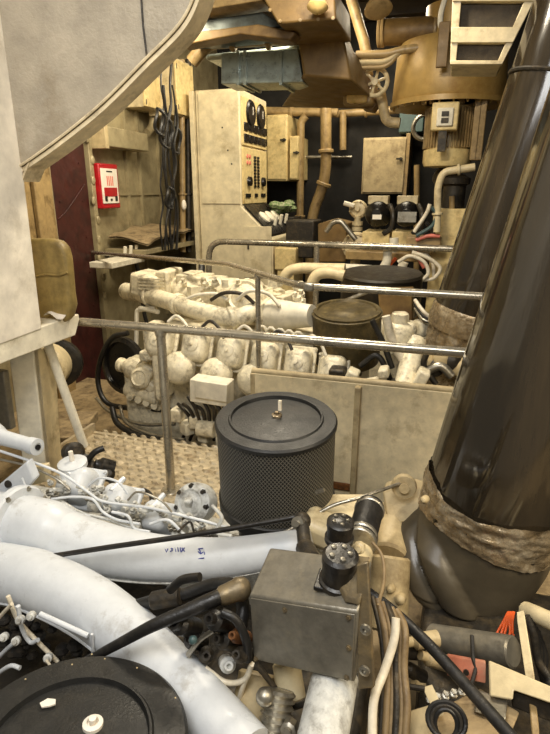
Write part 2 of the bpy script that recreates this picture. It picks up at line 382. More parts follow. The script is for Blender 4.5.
# sloping desk with levers
n = V((.42, 0, .45)).normalized()
b = MB().prism([V((cx1+.02, cy0+.06, zk-.0)), V((cx1+.42, cy0+.06, zk-.385)), V((cx1+.42, cy0+.06, zk-.36)), V((cx1+.02, cy0+.06, zk+.03))], (0, yl-.12, 0))
dk = b.build('sloping_desk', 'gauge', root)
for u in (.32, .55, .8):
    c = V((cx1+.2, cy0+u*yl, zk-.16)); rm = V((0, 0, 1)).rotation_difference(n).to_matrix()
    MB().lathe(c, n, [(.1, 0), (.1, .03), (.07, .05), (0, .05)], 20).build('desk_gauge', 'creamL', dk)
    MB().cyl(c+V((.14, .08, -.1)), c+V((.17, .08, .04)), .025, 10).build('lever', 'creamL', dk)
MB().box((cx1+.23, cy0-.005, .9), (.4, .02, .7)).build('lower_door', 'consol', root, bevel=.004)
MB().box((cx1+.1, cy0-.02, 1.0), (.02, .03, .12)).build('door_catch', 'grime', root)
b = MB()
for k in range(9): b.ball((cx1+.26+random.uniform(-.1, .1), cy1-.05+random.uniform(-.15, .3), zk-.1+random.uniform(-.06, .16)), .1, (1, 1, .6), 8)
b.build('cloth_bundle', 'green', None, label='green and white rag heap behind the console desk', cat='rags')
MB().box((cx1+.26, cy1+.15, zk-.4), (.4, .5, .45)).box((cx1+.26, cy1+.15, .55), (.3, .4, 1.05)).build('rag_stand', 'grime', None, bevel=.01, label='dark steel stand under the rag heap', cat='stand')
# yellow plinth right of console
MB().box((cx1+.62, cy0+.2, .82), (.3, .4, .3)).box((cx1+.62, cy0+.2, .3), (.24, .34, .8)).build('junction_plinth', 'motor', None, bevel=.015, label='pale yellow box at the foot of the console desk', cat='box')

# two cabinets behind the console
def face_cab(x0, x1, yt, yb, Y, dep, label, m='motor', handle=True):
    r = thing('equipment_cabinet', label, 'cabinet', at((x0+x1)/2, yb, Y=Y))
    P = pp(Y, (x0, yb), (x1, yb), (x1, yt), (x0, yt)); z0, z1 = P[0].z, P[3].z; X0, X1 = P[0].x, P[1].x
    MB().box(((X0+X1)/2, Y+dep/2, (z0+z1)/2), (X1-X0, dep, z1-z0)).build('body', m, r, bevel=.01)
    d = MB().box(((X0+X1)/2, Y-.01, (z0+z1)/2), ((X1-X0)*.94, .03, (z1-z0)*.95)).build('door', m, r, bevel=.01)
    b = MB().cyl((X1-(X1-X0)*.12, Y-.02, z0+(z1-z0)*.62), (X1-(X1-X0)*.12, Y-.06, z0+(z1-z0)*.62), .025, 10)
    b.box((X1-(X1-X0)*.15, Y-.06, z0+(z1-z0)*.62), (.1, .02, .025)); b.build('handle', 'grime', d)
    return r
wy0 = 8.5
face_cab(267, 287, 115, 181, 9.0, .7, 'taller cream wall cabinet just right of the console')
face_cab(289.5, 298, 136, 180, 9.05, .65, 'shorter narrow cream cabinet between the tall one and the pipes')
face_cab(361, 404, 138, 194, 9.0, .7, 'square beige metal cabinet hung on the dark back wall', 'beige')
MB().box(at(408, 166, Y=9.35), (.06, .7, .9)).build('cabinet_bracket', 'tanp', None, bevel=.006, label='tan bracket strip right of the square beige cabinet', cat='bracket')

# ------------------------------------------------------------------ back-wall pipes
def vp(name, pts, Y, rpx, m, label, fl=(), fr=.25):
    P = [at(x, y, Y=Y) for x, y in pts]
    return pipe(name, P, S(rpx, P[0]), m, None, fr, label, 'pipe', 14, fl)
vp('bent_pipe', [(326, 92), (326, 178), (311, 218), (309, 330)], 8.6, 5.5, 'tanp', 'thick tan pipe bending left at its foot, before the dark wall', ((0, .68), (1, .15)))
vp('bent_pipe', [(306, 116), (301, 122), (299, 320)], 9.2, 3.8, 'tanp', 'thinner tan pipe left of the thick bent pipe', ((1, .45),))
vp('cross_pipe', [(262, 111), (338, 113)], 9.3, 4, 'tanp', 'level tan pipe crossing above the two cream cabinets', ((0, .4), (0, .8)))
vp('cross_pipe', [(338, 114), (420, 108)], 9.5, 3.6, 'tanp', 'level tan pipe above the square beige cabinet', ((0, .35),))
vp('drop_pipe', [(343, 112), (343, 150)], 9.4, 3.4, 'tanp', 'short tan pipe dropping from the level pipe')
vp('cross_bar', [(300, 157), (352, 157)], 9.6, 1.6, 'chrome', 'thin bright bar across the dark wall behind the bent pipe')
vp('stub_pipe', [(417, 165), (416, 320)], 8.9, 3, 'tanp', 'short tan pipe right of the square beige cabinet')

# ------------------------------------------------------------------ ducts overhead
r = thing('air_duct', 'large brown painted air duct with a sloping underside, below the ceiling', 'duct', at(325, 80, Y=5.6))
A = pp(5.6, (298, 40), (344, 38), (351, 80), (304, 76)); Bk = [q+V((0, 1.6, 0)) for q in pp(5.6, (270, 42), (350, 40), (368, 86), (236, 84))]
b = MB().add(A+Bk, [(0, 1, 2, 3), (7, 6, 5, 4), (0, 4, 5, 1), (1, 5, 6, 2), (2, 6, 7, 3), (3, 7, 4, 0)]); b.build('duct_end', 'brown', r, bevel=.02)
b = MB().prism(pp(5.6, (298, 40), (344, 38), (336, 18), (278, 24)), (0, .6, 0)); b.build('duct_shoulder', 'brown', r, bevel=.01)
b = MB().prism(pp(4.9, (256, -14), (334, -14), (336, 19), (278, 24)), (0, .75, 0)); b.build('duct_trunk', 'brown', r, bevel=.015)
b = MB()
for q in pp(4.88, (262, -8), (270, 10), (280, 21), (300, 20), (318, 19), (333, 18)): b.bolt(q, (0, -1, 0), .01, .01)
each(b, 'screw', 'tanp', r)
MB().lathe(at(318, 2, Y=4.8), (0, -.3, -1), [(.0, 0), (.07, .01), (.085, .04), (.05, .07), (0, .08)], 22).build('ceiling_lamp', 'lens', None, label='small cream lamp at the top of the frame on the brown duct', cat='lamp')
r = thing('ventilation_duct', 'galvanised silver duct running left from the brown duct', 'duct', at(263, 85, Y=5.7))
P = pp(5.75, (221, 53), (298, 49), (303, 82), (221, 84)); MB().prism(P, (0, .45, 0)).build('duct_run', 'galv', r, bevel=.01)
for x in (236, 243, 279):
    a = pp(5.73, (x, 50), (x+3, 50), (x+3, 85), (x, 85)); MB().prism(a, (0, .5, 0)).build('band', 'galv', r, bevel=.004)
a = pp(5.9, (205, 54), (300, 44), (300, 52), (205, 60)); MB().prism(a, (0, .4, 0)).build('upper_duct_run', 'galv', r, bevel=.03)
pipe('overhead_pipe', [at(192, 62, Y=5.7), at(208, 42, Y=5.7), at(310, 36, Y=5.8)], .07, 'tanp', None, .15, 'tan pipe bending above the silver duct', 'pipe', flanges=((1, .25), (1, .6)))
b = MB().prism(pp(5.2, (186, 22), (262, 12), (286, 26), (180, 38)), (0, .5, 0)); b.build('steel_beam', 'blue', None, bevel=.01, label='blue grey steel beam slanting above the silver duct', cat='beam')
b = MB().prism(pp(5.1, (180, 34), (258, 24), (296, 32), (290, 40), (240, 34), (180, 46)), (0, .2, 0)); b.build('cross_beam', 'brown', None, bevel=.01, label='brown beam just above the silver duct', cat='beam')
MB().prism(pp(5.0, (190, 2), (262, -8), (262, 0), (190, 12)), (0, .3, 0)).build('girder', 'tanp', None, bevel=.01, label='tan girder at the very top beside the grey casing', cat='beam')

# fan with motor
c = at(447, 100, Y=6.4); root = thing('extraction_fan', 'big ochre round fan casing with a hanging motor, behind the brown pipes', 'fan', c)
R = S(57, c); cz = V((c.x, c.y+R*.55, c.z))
b = MB().lathe(cz+V((0, 0, .02)), (0, 0, 1), [(R*.98, 0), (R, .03), (R*.95, .5), (R*.9, .56), (R*.5, .6), (R*.5, .9)], 56); b.build('casing', 'fan', root)
f = MB().lathe(cz+V((0, 0, -.03)), (0, 0, 1), [(R*.5, .05), (R*1.0, .0), (R*1.03, .0), (R*1.03, .05), (R*.9, .06)], 56).build('flange', 'fan', root)
for k in range(14):
    a = math.pi+math.pi*k/13; MB().bolt(cz+V((math.cos(a)*R*.96, math.sin(a)*R*.96, -.03)), (0, 0, -1), .01, .02).build('bolt', 'fan', f)
mc = V((at(450, 120, Y=6.2).x, 6.55, 0)); zt_, zm, zb_ = at(448, 103, Y=6.2).z, at(448, 148, Y=6.2).z, at(448, 166, Y=6.2).z; mr = S(24.5, at(448, 130, Y=6.2))
mo = MB().lathe((mc.x, mc.y, zm), (0, 0, 1), [(mr*.93, 0), (mr*.93, zt_-zm)], 40).build('motor', 'motor', root)
b = MB()
for k in range(44):
    a = 2*math.pi*k/44; d = V((math.cos(a), math.sin(a), 0)); rot = Matrix.Rotation(a, 3, 'Z')
    b.box(V((mc.x, mc.y, (zt_+zm)/2))+d*mr*.97, (mr*.18, .012, (zt_-zm)*.92), rot)
each(b, 'cooling_fin', 'tanp', mo)
MB().lathe((mc.x, mc.y, zb_), (0, 0, 1), [(mr*.6, 0), (mr*.95, .01), (mr*1.02, .05), (mr*1.02, zm-zb_)], 40).build('motor_cowl', 'motor', root)
tb = MB().box(at(445, 117, Y=6.2), (.26, .14, .26)).build('terminal_box', 'motor', root, bevel=.015)
MB().box(at(445, 117, Y=6.12), (.16, .03, .17)).build('box_lid', 'creamL', tb, bevel=.012)
b = MB()
for dz in (.03, -.03): b.box(at(445, 117, Y=6.1)+V((0, 0, dz)), (.07, .012, .045))
b.build('maker_plate', 'grime', tb)
MB().box(at(442, 140, Y=6.18), (.08, .05, .22)).build('name_plate', 'grime', root)
for x in (476, 481): MB().box(at(x, 128, Y=6.35), (.07, .1, .62)).build('motor_bracket', 'tanp', root, bevel=.008)
for x, y in ((424, 105), (432, 104), (462, 104)): MB().cyl(at(x, y, Y=6.3), at(x, y-8, Y=6.3), .03, 10).build('stud', 'tanp', root)
vp('elbow_pipe', [(437, 232), (438, 186), (443, 172), (475, 167)], 6.1, 3.6, 'cream', 'cream elbow pipe curving up under the fan motor', ((0, .4), (2, .5)), .2)
MB().box(at(450, 250, Y=6.5)-V((0, 0, .6)), (.42, .3, 2.1)).build('pump_cabinet', 'motor', None, bevel=.015, label='plain cream panel beneath the elbow pipe beside the brown pipe', cat='panel')
r = thing('control_valve', 'dark valve with a brass spindle under the fan motor', 'valve', at(452, 214, Y=6.6))
MB().lathe(at(452, 214, Y=6.6), (0, 0, 1), [(.2, 0), (.2, .05), (.12, .07), (.12, .3), (.16, .32), (.16, .38), (.08, .42)], 20).build('valve_body', 'grime', r)
MB().cyl(at(452, 210, Y=6.4), at(452, 196, Y=6.4), .03, 10).build('spindle', 'tanp', r)
MB().ball(at(447, 178, Y=6.7), .16, (1, 1, .8)).build('dark_bonnet', 'grime', r)

# ceiling valve pipe, barrel and piping
r = thing('stop_valve', 'tan pipe with a round handwheel dropping from the ceiling', 'valve', at(374, 124, Y=6.6))
MB().tube(fillet(py3((350, -6, 6.6), (358, 22, 6.6), (366, 48, 6.6), (368, 76, 6.6)), .2), .058, 12).build('upper_pipe', 'tanp', r)
hw = MB(); c = at(375, 82, Y=6.4); hw.tube([c+V((math.cos(a)*.13, 0, math.sin(a)*.13)) for a in (2*math.pi*k/24 for k in range(25))], .022, 8)
for k in range(3): a = math.pi*k/3+.3; d = V((math.cos(a), 0, math.sin(a)))*.13; hw.cyl(c-d, c+d, .015, 8)
hw.cyl(c+V((0, -.04, 0)), c+V((0, .15, 0)), .04, 10); hw.build('handwheel', 'cream', r)
MB().tube(fillet(py3((380, 90, 6.6), (383, 106, 6.6), (386, 122, 6.6), (400, 123, 6.6)), .1), .055, 10).build('lower_pipe', 'beige', r)
r = thing('overhead_tank', 'brown horizontal barrel tank above the ochre fan', 'tank', at(406, 44, Y=6.6))
a, b_ = at(378, 33, Y=6.6), at(436, 30, Y=6.6); MB().cyl(a, b_, S(12, a), 30).build('barrel', 'brown', r)
for t in (0, .06, .96): c = a.lerp(b_, t); MB().cyl(c, c+V((.035, 0, 0)), S(13.2, a), 30).build('band', 'tanp', r)
for k, yy in enumerate((54, 62, 67)):
    pipe('branch_pipe', py3((356, yy+1, 6.3), (388, yy, 6.3), (402, 50-k*1, 6.3), (442, 45-k*1, 6.3)), .04-.008*k, ('tanp', 'beige', 'tanp')[k], None, .2,
         ('uppermost', 'middle', 'lowest')[k]+' of three tan pipes curving over the fan casing', 'pipe')
b = MB(); b.tube(fillet(py3((446, -4, 6.0), (441, 12, 6.0), (440, 27, 6.0), (448, 28, 6.0)), .05), .025, 8); b.build('hanger_rod', 'creamL', None, label='thin pale rod hanging left of the twin screened outlet', cat='rod')
b = MB().box(at(443, 45, Y=6.0), (.1, .05, .38)); b.build('hanger_strap', 'brown', None, bevel=.006, label='short brown strap hanging below the pale rod', cat='strap')
MB().lathe(at(378, 6, Y=6.0), (.2, -.4, -1), [(.05, -.1), (.12, 0), (.135, .04), (.1, .06), (0, .05)], 24).build('ceiling_sounder', 'tanp', None, label='round tan fitting on the ceiling beside the valve pipe', cat='sounder')
r = thing('caged_light', 'cream caged bulkhead light under the brown duct end', 'lamp', at(360, 106, Y=6.5))
MB().box(at(359, 98, Y=6.5), (.32, .2, .16)).build('housing', 'tanp', r, bevel=.03)
MB().box(at(357, 98, Y=6.38), (.22, .1, .1)).build('lens', 'lens', r, bevel=.03, label='pale glass lens')
MB().prism(pp(6.6, (366, 90), (376, 104), (372, 110), (362, 108)), (0, .3, 0)).build('bracket', 'brown', r)

# screened outlet duct
r = thing('screened_vent', 'cream vent outlet with two dark mesh openings at top right', 'vent', at(490, 66, Y=4.2))
P0 = lambda u, v, Y=4.2: at(452.5-2*v+(78-4*v-46*v*v*.6)*u, -2+66*v, Y=Y)
Pv = lambda u, v: (at(454-3*v, -2+67*v, Y=4.2)).lerp(at(534-33*v, -2+67*v, Y=4.2), u)
MB().prism([Pv(0, 0), Pv(1, 0), Pv(1, 1), Pv(0, 1)], (0, .4, 0)).build('casing', 'cream', r, bevel=.008)
def vquad(u0, u1, v0, v1, d0, d1, m, n): MB().prism([Pv(u0, v0)+V((0, d0, 0)), Pv(u1, v0)+V((0, d0, 0)), Pv(u1, v1)+V((0, d0, 0)), Pv(u0, v1)+V((0, d0, 0))], (0, d1-d0, 0)).build(n, m, r, bevel=.004)
for v0, v1 in ((.0, .09), (.47, .70), (.96, 1.02)): vquad(-.02, 1.02, v0, v1, -.06, 0, 'cream', 'frame_bar')
for v0, v1 in ((.0, .5), (.68, 1.0)):
    vquad(-.02, .1, v0, v1, -.05, 0, 'cream', 'frame_bar'); vquad(.9, 1.02, v0, v1, -.05, 0, 'cream', 'frame_bar')
for v0, v1 in ((.1, .47), (.7, .955)): vquad(.1, .9, v0, v1, -.012, 0, 'scr', 'mesh_screen')

# ------------------------------------------------------------------ far machinery
def valve(c, R, drop, label):
    r = thing('gate_valve', label, 'valve', c-V((0, 0, drop)))
    MB().lathe(c+V((0, .1, 0)), (0, -1, .1), [(R*.7, 0), (R, .03), (R, .1), (R*.8, .13), (R*.75, .11), (R*.3, .12), (R*.25, .17), (0, .17)], 24).build('bonnet', 'cream', r)
    b = MB(); xx, yy, dd = frame(V((0, -1, .1)))
    for k in range(6): a = k*math.pi/3+.2; b.bolt(c+dd*.02+(xx*math.cos(a)+yy*math.sin(a))*R*.88, dd, R*.08, .03)
    each(b, 'bolt', 'beige', r)
    b = MB().lathe(c-V((0, 0, drop)), (0, 0, 1), [(R*.75, 0), (R*.75, .05), (R*.35, .07), (R*.35, drop-R*.6)], 18); b.build('neck', 'cream', r)
    for t in (R*1.3, R*1.9): MB().lathe(c-V((0, 0, t+.04)), (0, 0, 1), [(R*.6, 0), (R*.6, .05)], 18).build('neck_flange', 'cream', r)
    return r
c = at(358, 210, Y=7.2); valve(c, S(9, c), c.z+.7, 'smaller round cream valve left of the black twin pumps')
c = at(356, 247, Y=6.7); valve(c, S(14, c), c.z+.7, 'larger round cream valve below the small one, behind the third rail')
pipe('valve_arm', py3((344, 203, 7.1), (354, 206, 7.1)), .03, 'creamL', None, label='small white lever arm above the smaller cream valve', cat='lever')
for i, x in enumerate((378, 407)):
    c = at(x, 214, Y=6.8); r = thing('pump', ('left' if i == 0 else 'right')+'-hand round black pump with a cream cap below the square cabinet', 'pump', at(x, 236, Y=6.8))
    rr = S(13.5, c)
    MB().lathe(c+V((0, .3, 0)), (0, -1, 0), [(rr*.9, 0), (rr, .05), (rr, .25), (rr*.85, .34), (rr*.4, .4), (rr*.35, .46), (0, .46)], 30).build('motor_end', 'gauge', r)
    MB().box(at(x+1, 200, Y=6.9), (.24, .2, .1)).build('cap', 'cream', r, bevel=.01)
    MB().box(at(x, 238, Y=6.85), (.32, .5, .18)).build('foot', 'motor', r, bevel=.01)
    pl = MB().box(at(x-1+i*1, 217, Y=6.34), (.1+.1*i, .02, .05+.06*i)).build('data_plate', 'label' if i == 0 else 'chrome', r)
    MB().tube(spline(py3((x+12, 205, 6.7), (x+15, 215, 6.6), (x+13, 228, 6.6), (x+5, 234, 6.6))), .03, 8).build('frame_hoop', 'grime', r)
for i, pts in enumerate([[(388, 247), (387, 262), (382, 270), (368, 272)], [(404, 262), (400, 272), (392, 276)], [(394, 238), (394, 252)], [(345, 268), (380, 270), (395, 276)]]):
    pipe('feed_pipe', [at(x, y, Y=6.2) for x, y in pts], .05, 'creamL', None, .15, ('bent cream pipe hanging below the left black pump', 'short cream elbow below the right black pump', 'upright cream stub between the black pumps', 'level cream pipe along the foot of the large cream valve')[i], 'pipe')
for i, (pts, m) in enumerate([([(398, 262), (410, 256), (424, 262), (428, 274), (418, 282)], 'cable'), ([(412, 252), (428, 258), (440, 268), (434, 278), (424, 280)], 'cable'), ([(414, 232), (426, 214), (430, 204)], 'cable'), ([(416, 236), (432, 226), (436, 214), (430, 206)], 'bluew'), ([(416, 240), (428, 236), (440, 236)], 'pink'), ([(392, 268), (400, 280), (415, 284), (428, 276)], 'cable'), ([(402, 246), (420, 250), (432, 262), (434, 276)], 'cable'), ([(426, 222), (433, 232), (434, 248)], 'black'), ([(420, 246), (418, 256), (424, 268)], 'pink'), ([(396, 258), (388, 268), (390, 280), (404, 286)], 'orange')]):
    hose('wire', [at(x, y, Y=6.0+.03*i) for x, y in pts], .02, m, None, ('white wire looping low beside the brown pipe', 'white wire arching beneath the cream panel', 'white wire rising towards the elbow pipe', 'blue grey wire beside the elbow pipe', 'faded red wire beneath the right black pump', 'white wire sagging behind the second rail', 'white wire dropping behind the third rail', 'black wire beside the cream panel', 'faded pink wire running down from the tan tray', 'orange wire looping low below the pumps')[i], cat='wire')
b = MB().box(at(395, 254, Y=6.75), (1.1, .6, .1)); b.build('pump_bench', 'tanp', None, bevel=.01, label='tan bench carrying the black pumps, behind the third rail', cat='bench')
MB().box(at(424, 240, Y=6.3), (.36, .3, .09)).build('drip_tray', 'tanp', None, bevel=.01, label='small tan tray beside the cream panel', cat='tray')
MB().box(at(412, 123, Y=9.5), (.37, .36, .3)).build('sensor_box', 'bluew', None, bevel=.015, label='blue grey box left of the fan motor on the back wall', cat='box')
b = MB(); c = at(425, 127, Y=8.4); b.tube([c+V((math.cos(a)*.16, 0, math.sin(a)*.16)) for a in (math.pi*(.4+1.3*k/16) for k in range(17))], .03, 8); b.build('loop_pipe', 'chrome', None, label='bright curved pipe between blue grey box and fan motor', cat='pipe')
# dark hatch cover (hipped) left of the valves
b = MB(); b.prism(pp(6.9, (318, 262), (318, 224), (330, 220), (346, 224), (346, 262)), (0, .6, 0)); b.build('equipment_case', 'brown', None, bevel=.01, label='plain brown case behind the third rail, left of the large valve', cat='case')
pipe('case_rod', py3((326, 232, 6.5), (333, 222, 6.5), (341, 221, 6.5), (356, 240, 6.5)), .03, 'chrome', None, .05, 'bright bent rod over the brown case', 'rod')
MB().box(at(304, 238, Y=7.6), (.4, .5, .5)).build('equipment_case', 'grime', None, bevel=.02, label='dark equipment case between console and brown case', cat='case')
for i, pts in enumerate([[(282, 282), (288, 271), (300, 268), (345, 269)], [(310, 288), (316, 274), (330, 272), (344, 276)]]):
    pipe('rail_pipe', [at(x, y, Y=4.85-.12*i) for x, y in pts], .05, 'cream', None, .2, ('longer', 'shorter')[i]+' cream pipe curving low behind the second rail', 'pipe')

# ------------------------------------------------------------------ handrails
Y2 = 4.02
r = thing('handrail', 'steel handrail nearest the camera, crossing in front of the cream engine', 'handrail', (-1.42, 2.53, 0))
MB().tube([(-2.05, 2.53, 1.0), (-1.42, 2.53, 1.0), (.42, 2.53, .995)], .024, 14).build('top_rail', 'steel', r)
MB().cyl((-1.42, 2.53, 0), (-1.42, 2.53, .99), .026, 14).build('post', 'steel', r)
MB().lathe((-1.42, 2.53, .955), (0, 0, 1), [(.027, 0), (.034, .02), (.03, .04)], 14).build('weld_collar', 'steel', r)
MB().cyl((-1.42, 2.53, 0), (-1.42, 2.53, .015), .06, 16).build('base_flange', 'steel', r)
r = thing('handrail', 'middle steel handrail with a kink, from the left wall to the brown pipes', 'handrail', (-1.6, 4.4, -.4))
Y2 = 2.96; z2 = at(345, 288.5, Y=Y2).z
pk = [at(92, 252.5, X=-3.95), at(227, 264, Z=z2), at(303, 286.5, Y=Y2), at(345, 288.5, Y=Y2), at(500, 297.5, Y=Y2)]
MB().tube(fillet(pk, .10), .021, 14).build('top_rail', 'steel', r)
p = pk[1].lerp(pk[2], .47); p2 = at(317, 288, Y=Y2)
MB().cyl((p.x, p.y, .45), p, .018, 14).build('post', 'steel', r)
MB().cyl(p+V((0, 0, -.03)), p, .024, 14).build('weld_collar', 'steel', r)
MB().box(pk[2].lerp(pk[3], .15), (.06, .05, .046)).build('rail_clamp', 'chrome', r, bevel=.01)
r = thing('handrail', 'farthest steel handrail with a rounded end before the console', 'handrail', at(212, 262, Y=6.0))
P = [at(209, 290, Y=6.1), at(209, 241, Y=6.1), at(460, 249, Y=6.1)]
MB().tube(fillet(P, .2), .036, 14).build('top_rail', 'steel', r)
q = at(317, 244.3, Y=6.1); MB().cyl(q, q-V((0, 0, 1.1)), .034, 14).build('post', 'steel', r)
from mathutils import noise as NZ
# ------------------------------------------------------------------ coaming wall between the engines
r = thing('engine_coaming', 'low cream steel coaming wall with a vertical rib, behind the black mesh filter', 'coaming', (-.3, 2.92, -.1))
MB().box((-.04, 2.93, .28), (2.0, .05, .76)).build('plate', 'coam', r, bevel=.004)
MB().tube([(-1.04, 2.93, .665), (.96, 2.93, .665)], .022, 10).build('top_lip', 'beige', r)
x = at(356, 430, Y=2.88).x
MB().box((x, 2.885, .27), (.035, .05, .76)).build('rib', 'beige', r, bevel=.006)
MB().box((-1.03, 2.95, .28), (.03, .1, .76)).build('edge_stiffener', 'beige', r, bevel=.006)
MB().box((x-.12, 2.9, -.01), (.26, .016, .05)).build('rust_patch', 'rust', r, bevel=.01, label='rusty lower edge')

# ------------------------------------------------------------------ engines
def head_cover(c, w, h, d, m, parent, tilt=-.7, name='cylinder_head', yaw=0, disc=True):
    rot = Matrix.Rotation(yaw, 3, 'Z') @ Matrix.Rotation(tilt, 3, 'X'); c = V(c)
    rot2 = rot @ Matrix.Rotation(math.pi/2, 3, 'X')
    b = MB().box(c, (w, h, d), rot2, .8)
    hd = b.build(name, m, parent, bevel=min(w, h)*.26, seg=5)
    n = (rot2 @ V((0, 0, 1))).normalized(); f = c+n*d/2; fx = rot2 @ V((1, 0, 0)); fy = rot2 @ V((0, 1, 0))
    b = MB().box(c-n*d*.42, (w*1.08, h*1.08, d*.2), rot2)
    b.build('head_flange', m, hd, bevel=.008)
    b = MB()
    if disc: b.lathe(f-n*.004, n, [(w*.24, 0), (w*.24, .008), (w*.19, .014), (w*.06, .014), (w*.06, .026), (0, .028)], 20)
    for sx in (-1, 1):
        for sy in (-1, 1): b.bolt(c-n*d*.34+fx*sx*w*.5+fy*sy*h*.48, n, w*.045, w*.06)
    each(b, 'bolt', m, hd)
    return hd

E2 = thing('marine_engine', 'cream diesel engine beyond the near handrail, with its round olive air filter', 'engine', (-1.6, 3.95, -.7))
m = 'engine'
MB().box((-1.45, 3.98, -.15), (1.9, .72, 1.1)).build('engine_block', m, E2, bevel=.02)
MB().box((-1.4, 4.0, .5), (1.75, .5, .4), None, .8).build('upper_block', m, E2, bevel=.04)
MB().box((-1.5, 3.9, -.55), (2.0, .9, .25)).build('oil_sump', 'grime', E2, bevel=.02)
for i, (x, y) in enumerate(((160, 341), (195, 346), (230, 352), (264, 358), (298, 364), (332, 371))):
    c = at(x, y, Y=3.52); head_cover(c, S(30, c), S(36, c), .14, m, E2, -.45)
for i, (x, y) in enumerate(((180, 368), (217, 374), (254, 380), (292, 386))):
    c = at(x, y, Y=3.46); MB().lathe(c, (0, -1, .35), [(S(17, c), 0), (S(16, c), .05), (S(11, c), .09), (S(4, c), .1), (0, .11)], 22).build('port_cover', m, E2)
# upper manifold
P = py3((126, 291, 4.25), (150, 296, 4.05), (178, 304, 3.8), (200, 311, 3.7), (232, 318, 3.66), (252, 312, 3.75), (262, 300, 3.95))
mf = MB().tube(spline(P, 6), [.075]*6+[.07]*31, 16).build('intake_manifold', m, E2)
b = MB()
for k in (1, 2, 4): d = (P[k+1]-P[k]).normalized(); b.cyl(P[k]-d*.025, P[k]+d*.025, .088, 18)
each(b, 'pipe_flange', m, mf)
MB().box(at(151, 284, Y=4.15), (.26, .3, .2), Matrix.Rotation(.15, 3, 'Y')).build('breather_box', m, E2, bevel=.03)
b = MB()
for k in range(4): b.box(at(151, 279+k*3.4, Y=3.99), (.24, .012, .012))
each(b, 'breather_fin', m, E2)
MB().box(at(170, 284, Y=4.2), (.12, .3, .26)).build('breather_base', m, E2, bevel=.02)
MB().cyl(at(182, 292, Y=4.1), at(205, 300, Y=4.0), .11, 22).build('charge_cooler', m, E2)
for i, (a, c_, rr) in enumerate((((205, 293), (262, 300), .15), ((172, 288), (215, 290), .1))):
    MB().cyl(at(*a, Y=4.2), at(*c_, Y=4.15), rr, 24, .03).build('cooler_body', m, E2)
# finned top deck
b = MB()
for k in range(9): p = at(190+k*12, 277+k*2.6, Y=4.25); b.box(p, (.13, .3, .08), Matrix.Rotation(.3*math.sin(k*3), 3, 'Z'))
each(b, 'deck_block', m, E2, bevel=.012)
b = MB()
for k in range(42):
    p = at(random.uniform(180, 310), 0, Y=random.uniform(3.9, 4.3)); yy = random.uniform(3.8, 4.3); p = at(random.uniform(180, 312), random.uniform(282, 306), Y=yy)
    if k % 3: b.bolt(p, (0, -.5, 1), random.uniform(.014, .026), .04)
    else: b.box(p, (random.uniform(.05, .12), .08, .06), Matrix.Rotation(random.random()*3, 3, 'Z'))
each(b, 'fitting', m, E2)
# turbo and cone duct
c = at(245, 298, Y=3.85); MB().lathe(c, (0, -.8, .5), [(.15, -.1), (.16, 0), (.12, .05), (.1, .04), (.05, .07), (0, .08)], 26).build('turbocharger', m, E2)
a, z = at(270, 315, Y=3.85), at(318, 316, Y=3.72)
MB().lathe(a, z-a, [(.125, 0), (.125, .02), (.08, .38)], 24).build('intake_cone', 'creamL', E2)
MB().cyl(a-(z-a)*.02, a+(z-a)*.05, .135, 24).build('hose_clamp', m, E2)
for k in range(3): hose('fuel_line', py3((185+k*26, 300, 3.75), (198+k*26, 295-2*k, 3.72), (216+k*26, 294, 3.75), (228+k*26, 300+3*k, 3.72)), .014, 'creamL' if k != 1 else 'grime', E2)
b = MB()
for k in range(5): c = at(262+k*9, 332+k*1.5, Y=3.6); b.tube([c+V((math.cos(a)*.035, 0, math.sin(a)*.045)) for a in (math.pi*2*j/10 for j in range(11))], .01, 6)
each(b, 'lifting_clip', 'creamL', E2)
for k in range(5): hose('injector_pipe', py3((168+k*34, 322+k*5, 3.5), (176+k*34, 316+k*5, 3.52), (184+k*34, 322+k*5, 3.5), (190+k*34, 332+k*6, 3.46)), .012, 'grime' if k % 2 else 'creamL', E2)
# control box
cb = MB().box(at(212, 390, Y=3.3), (S(40, at(212, 390, Y=3.3)), .14, .17), Matrix.Rotation(.04, 3, 'Y')).build('terminal_box', 'creamL', E2, bevel=.008)
MB().box(at(211, 391, Y=3.22), (S(35, at(211, 391, Y=3.2)), .02, .13), Matrix.Rotation(.04, 3, 'Y')).build('lid', 'creamL', cb, bevel=.006)
b = MB()
for k in range(8): b.tube(spline(py3((178+k*5, 398+random.uniform(-6, 8), 3.3), (184+k*6, 410, 3.25), (190+k*5, 424+random.uniform(-4, 6), 3.3), (182+k*8, 440, 3.4))), .014, 6)
each(b, 'lower_pipe', 'grime', E2)
for k in range(6): c = at(178+k*9, 414+k*3.5+(k % 2)*10, Y=3.3); MB().box(c, (.08, .1, .1), Matrix.Rotation(k, 3, 'Z')).build('bracket', m, E2, bevel=.012)
MB().cyl(at(198, 428, Y=3.25), at(215, 430, Y=3.25), .06, 16).build('oil_filter', m, E2)
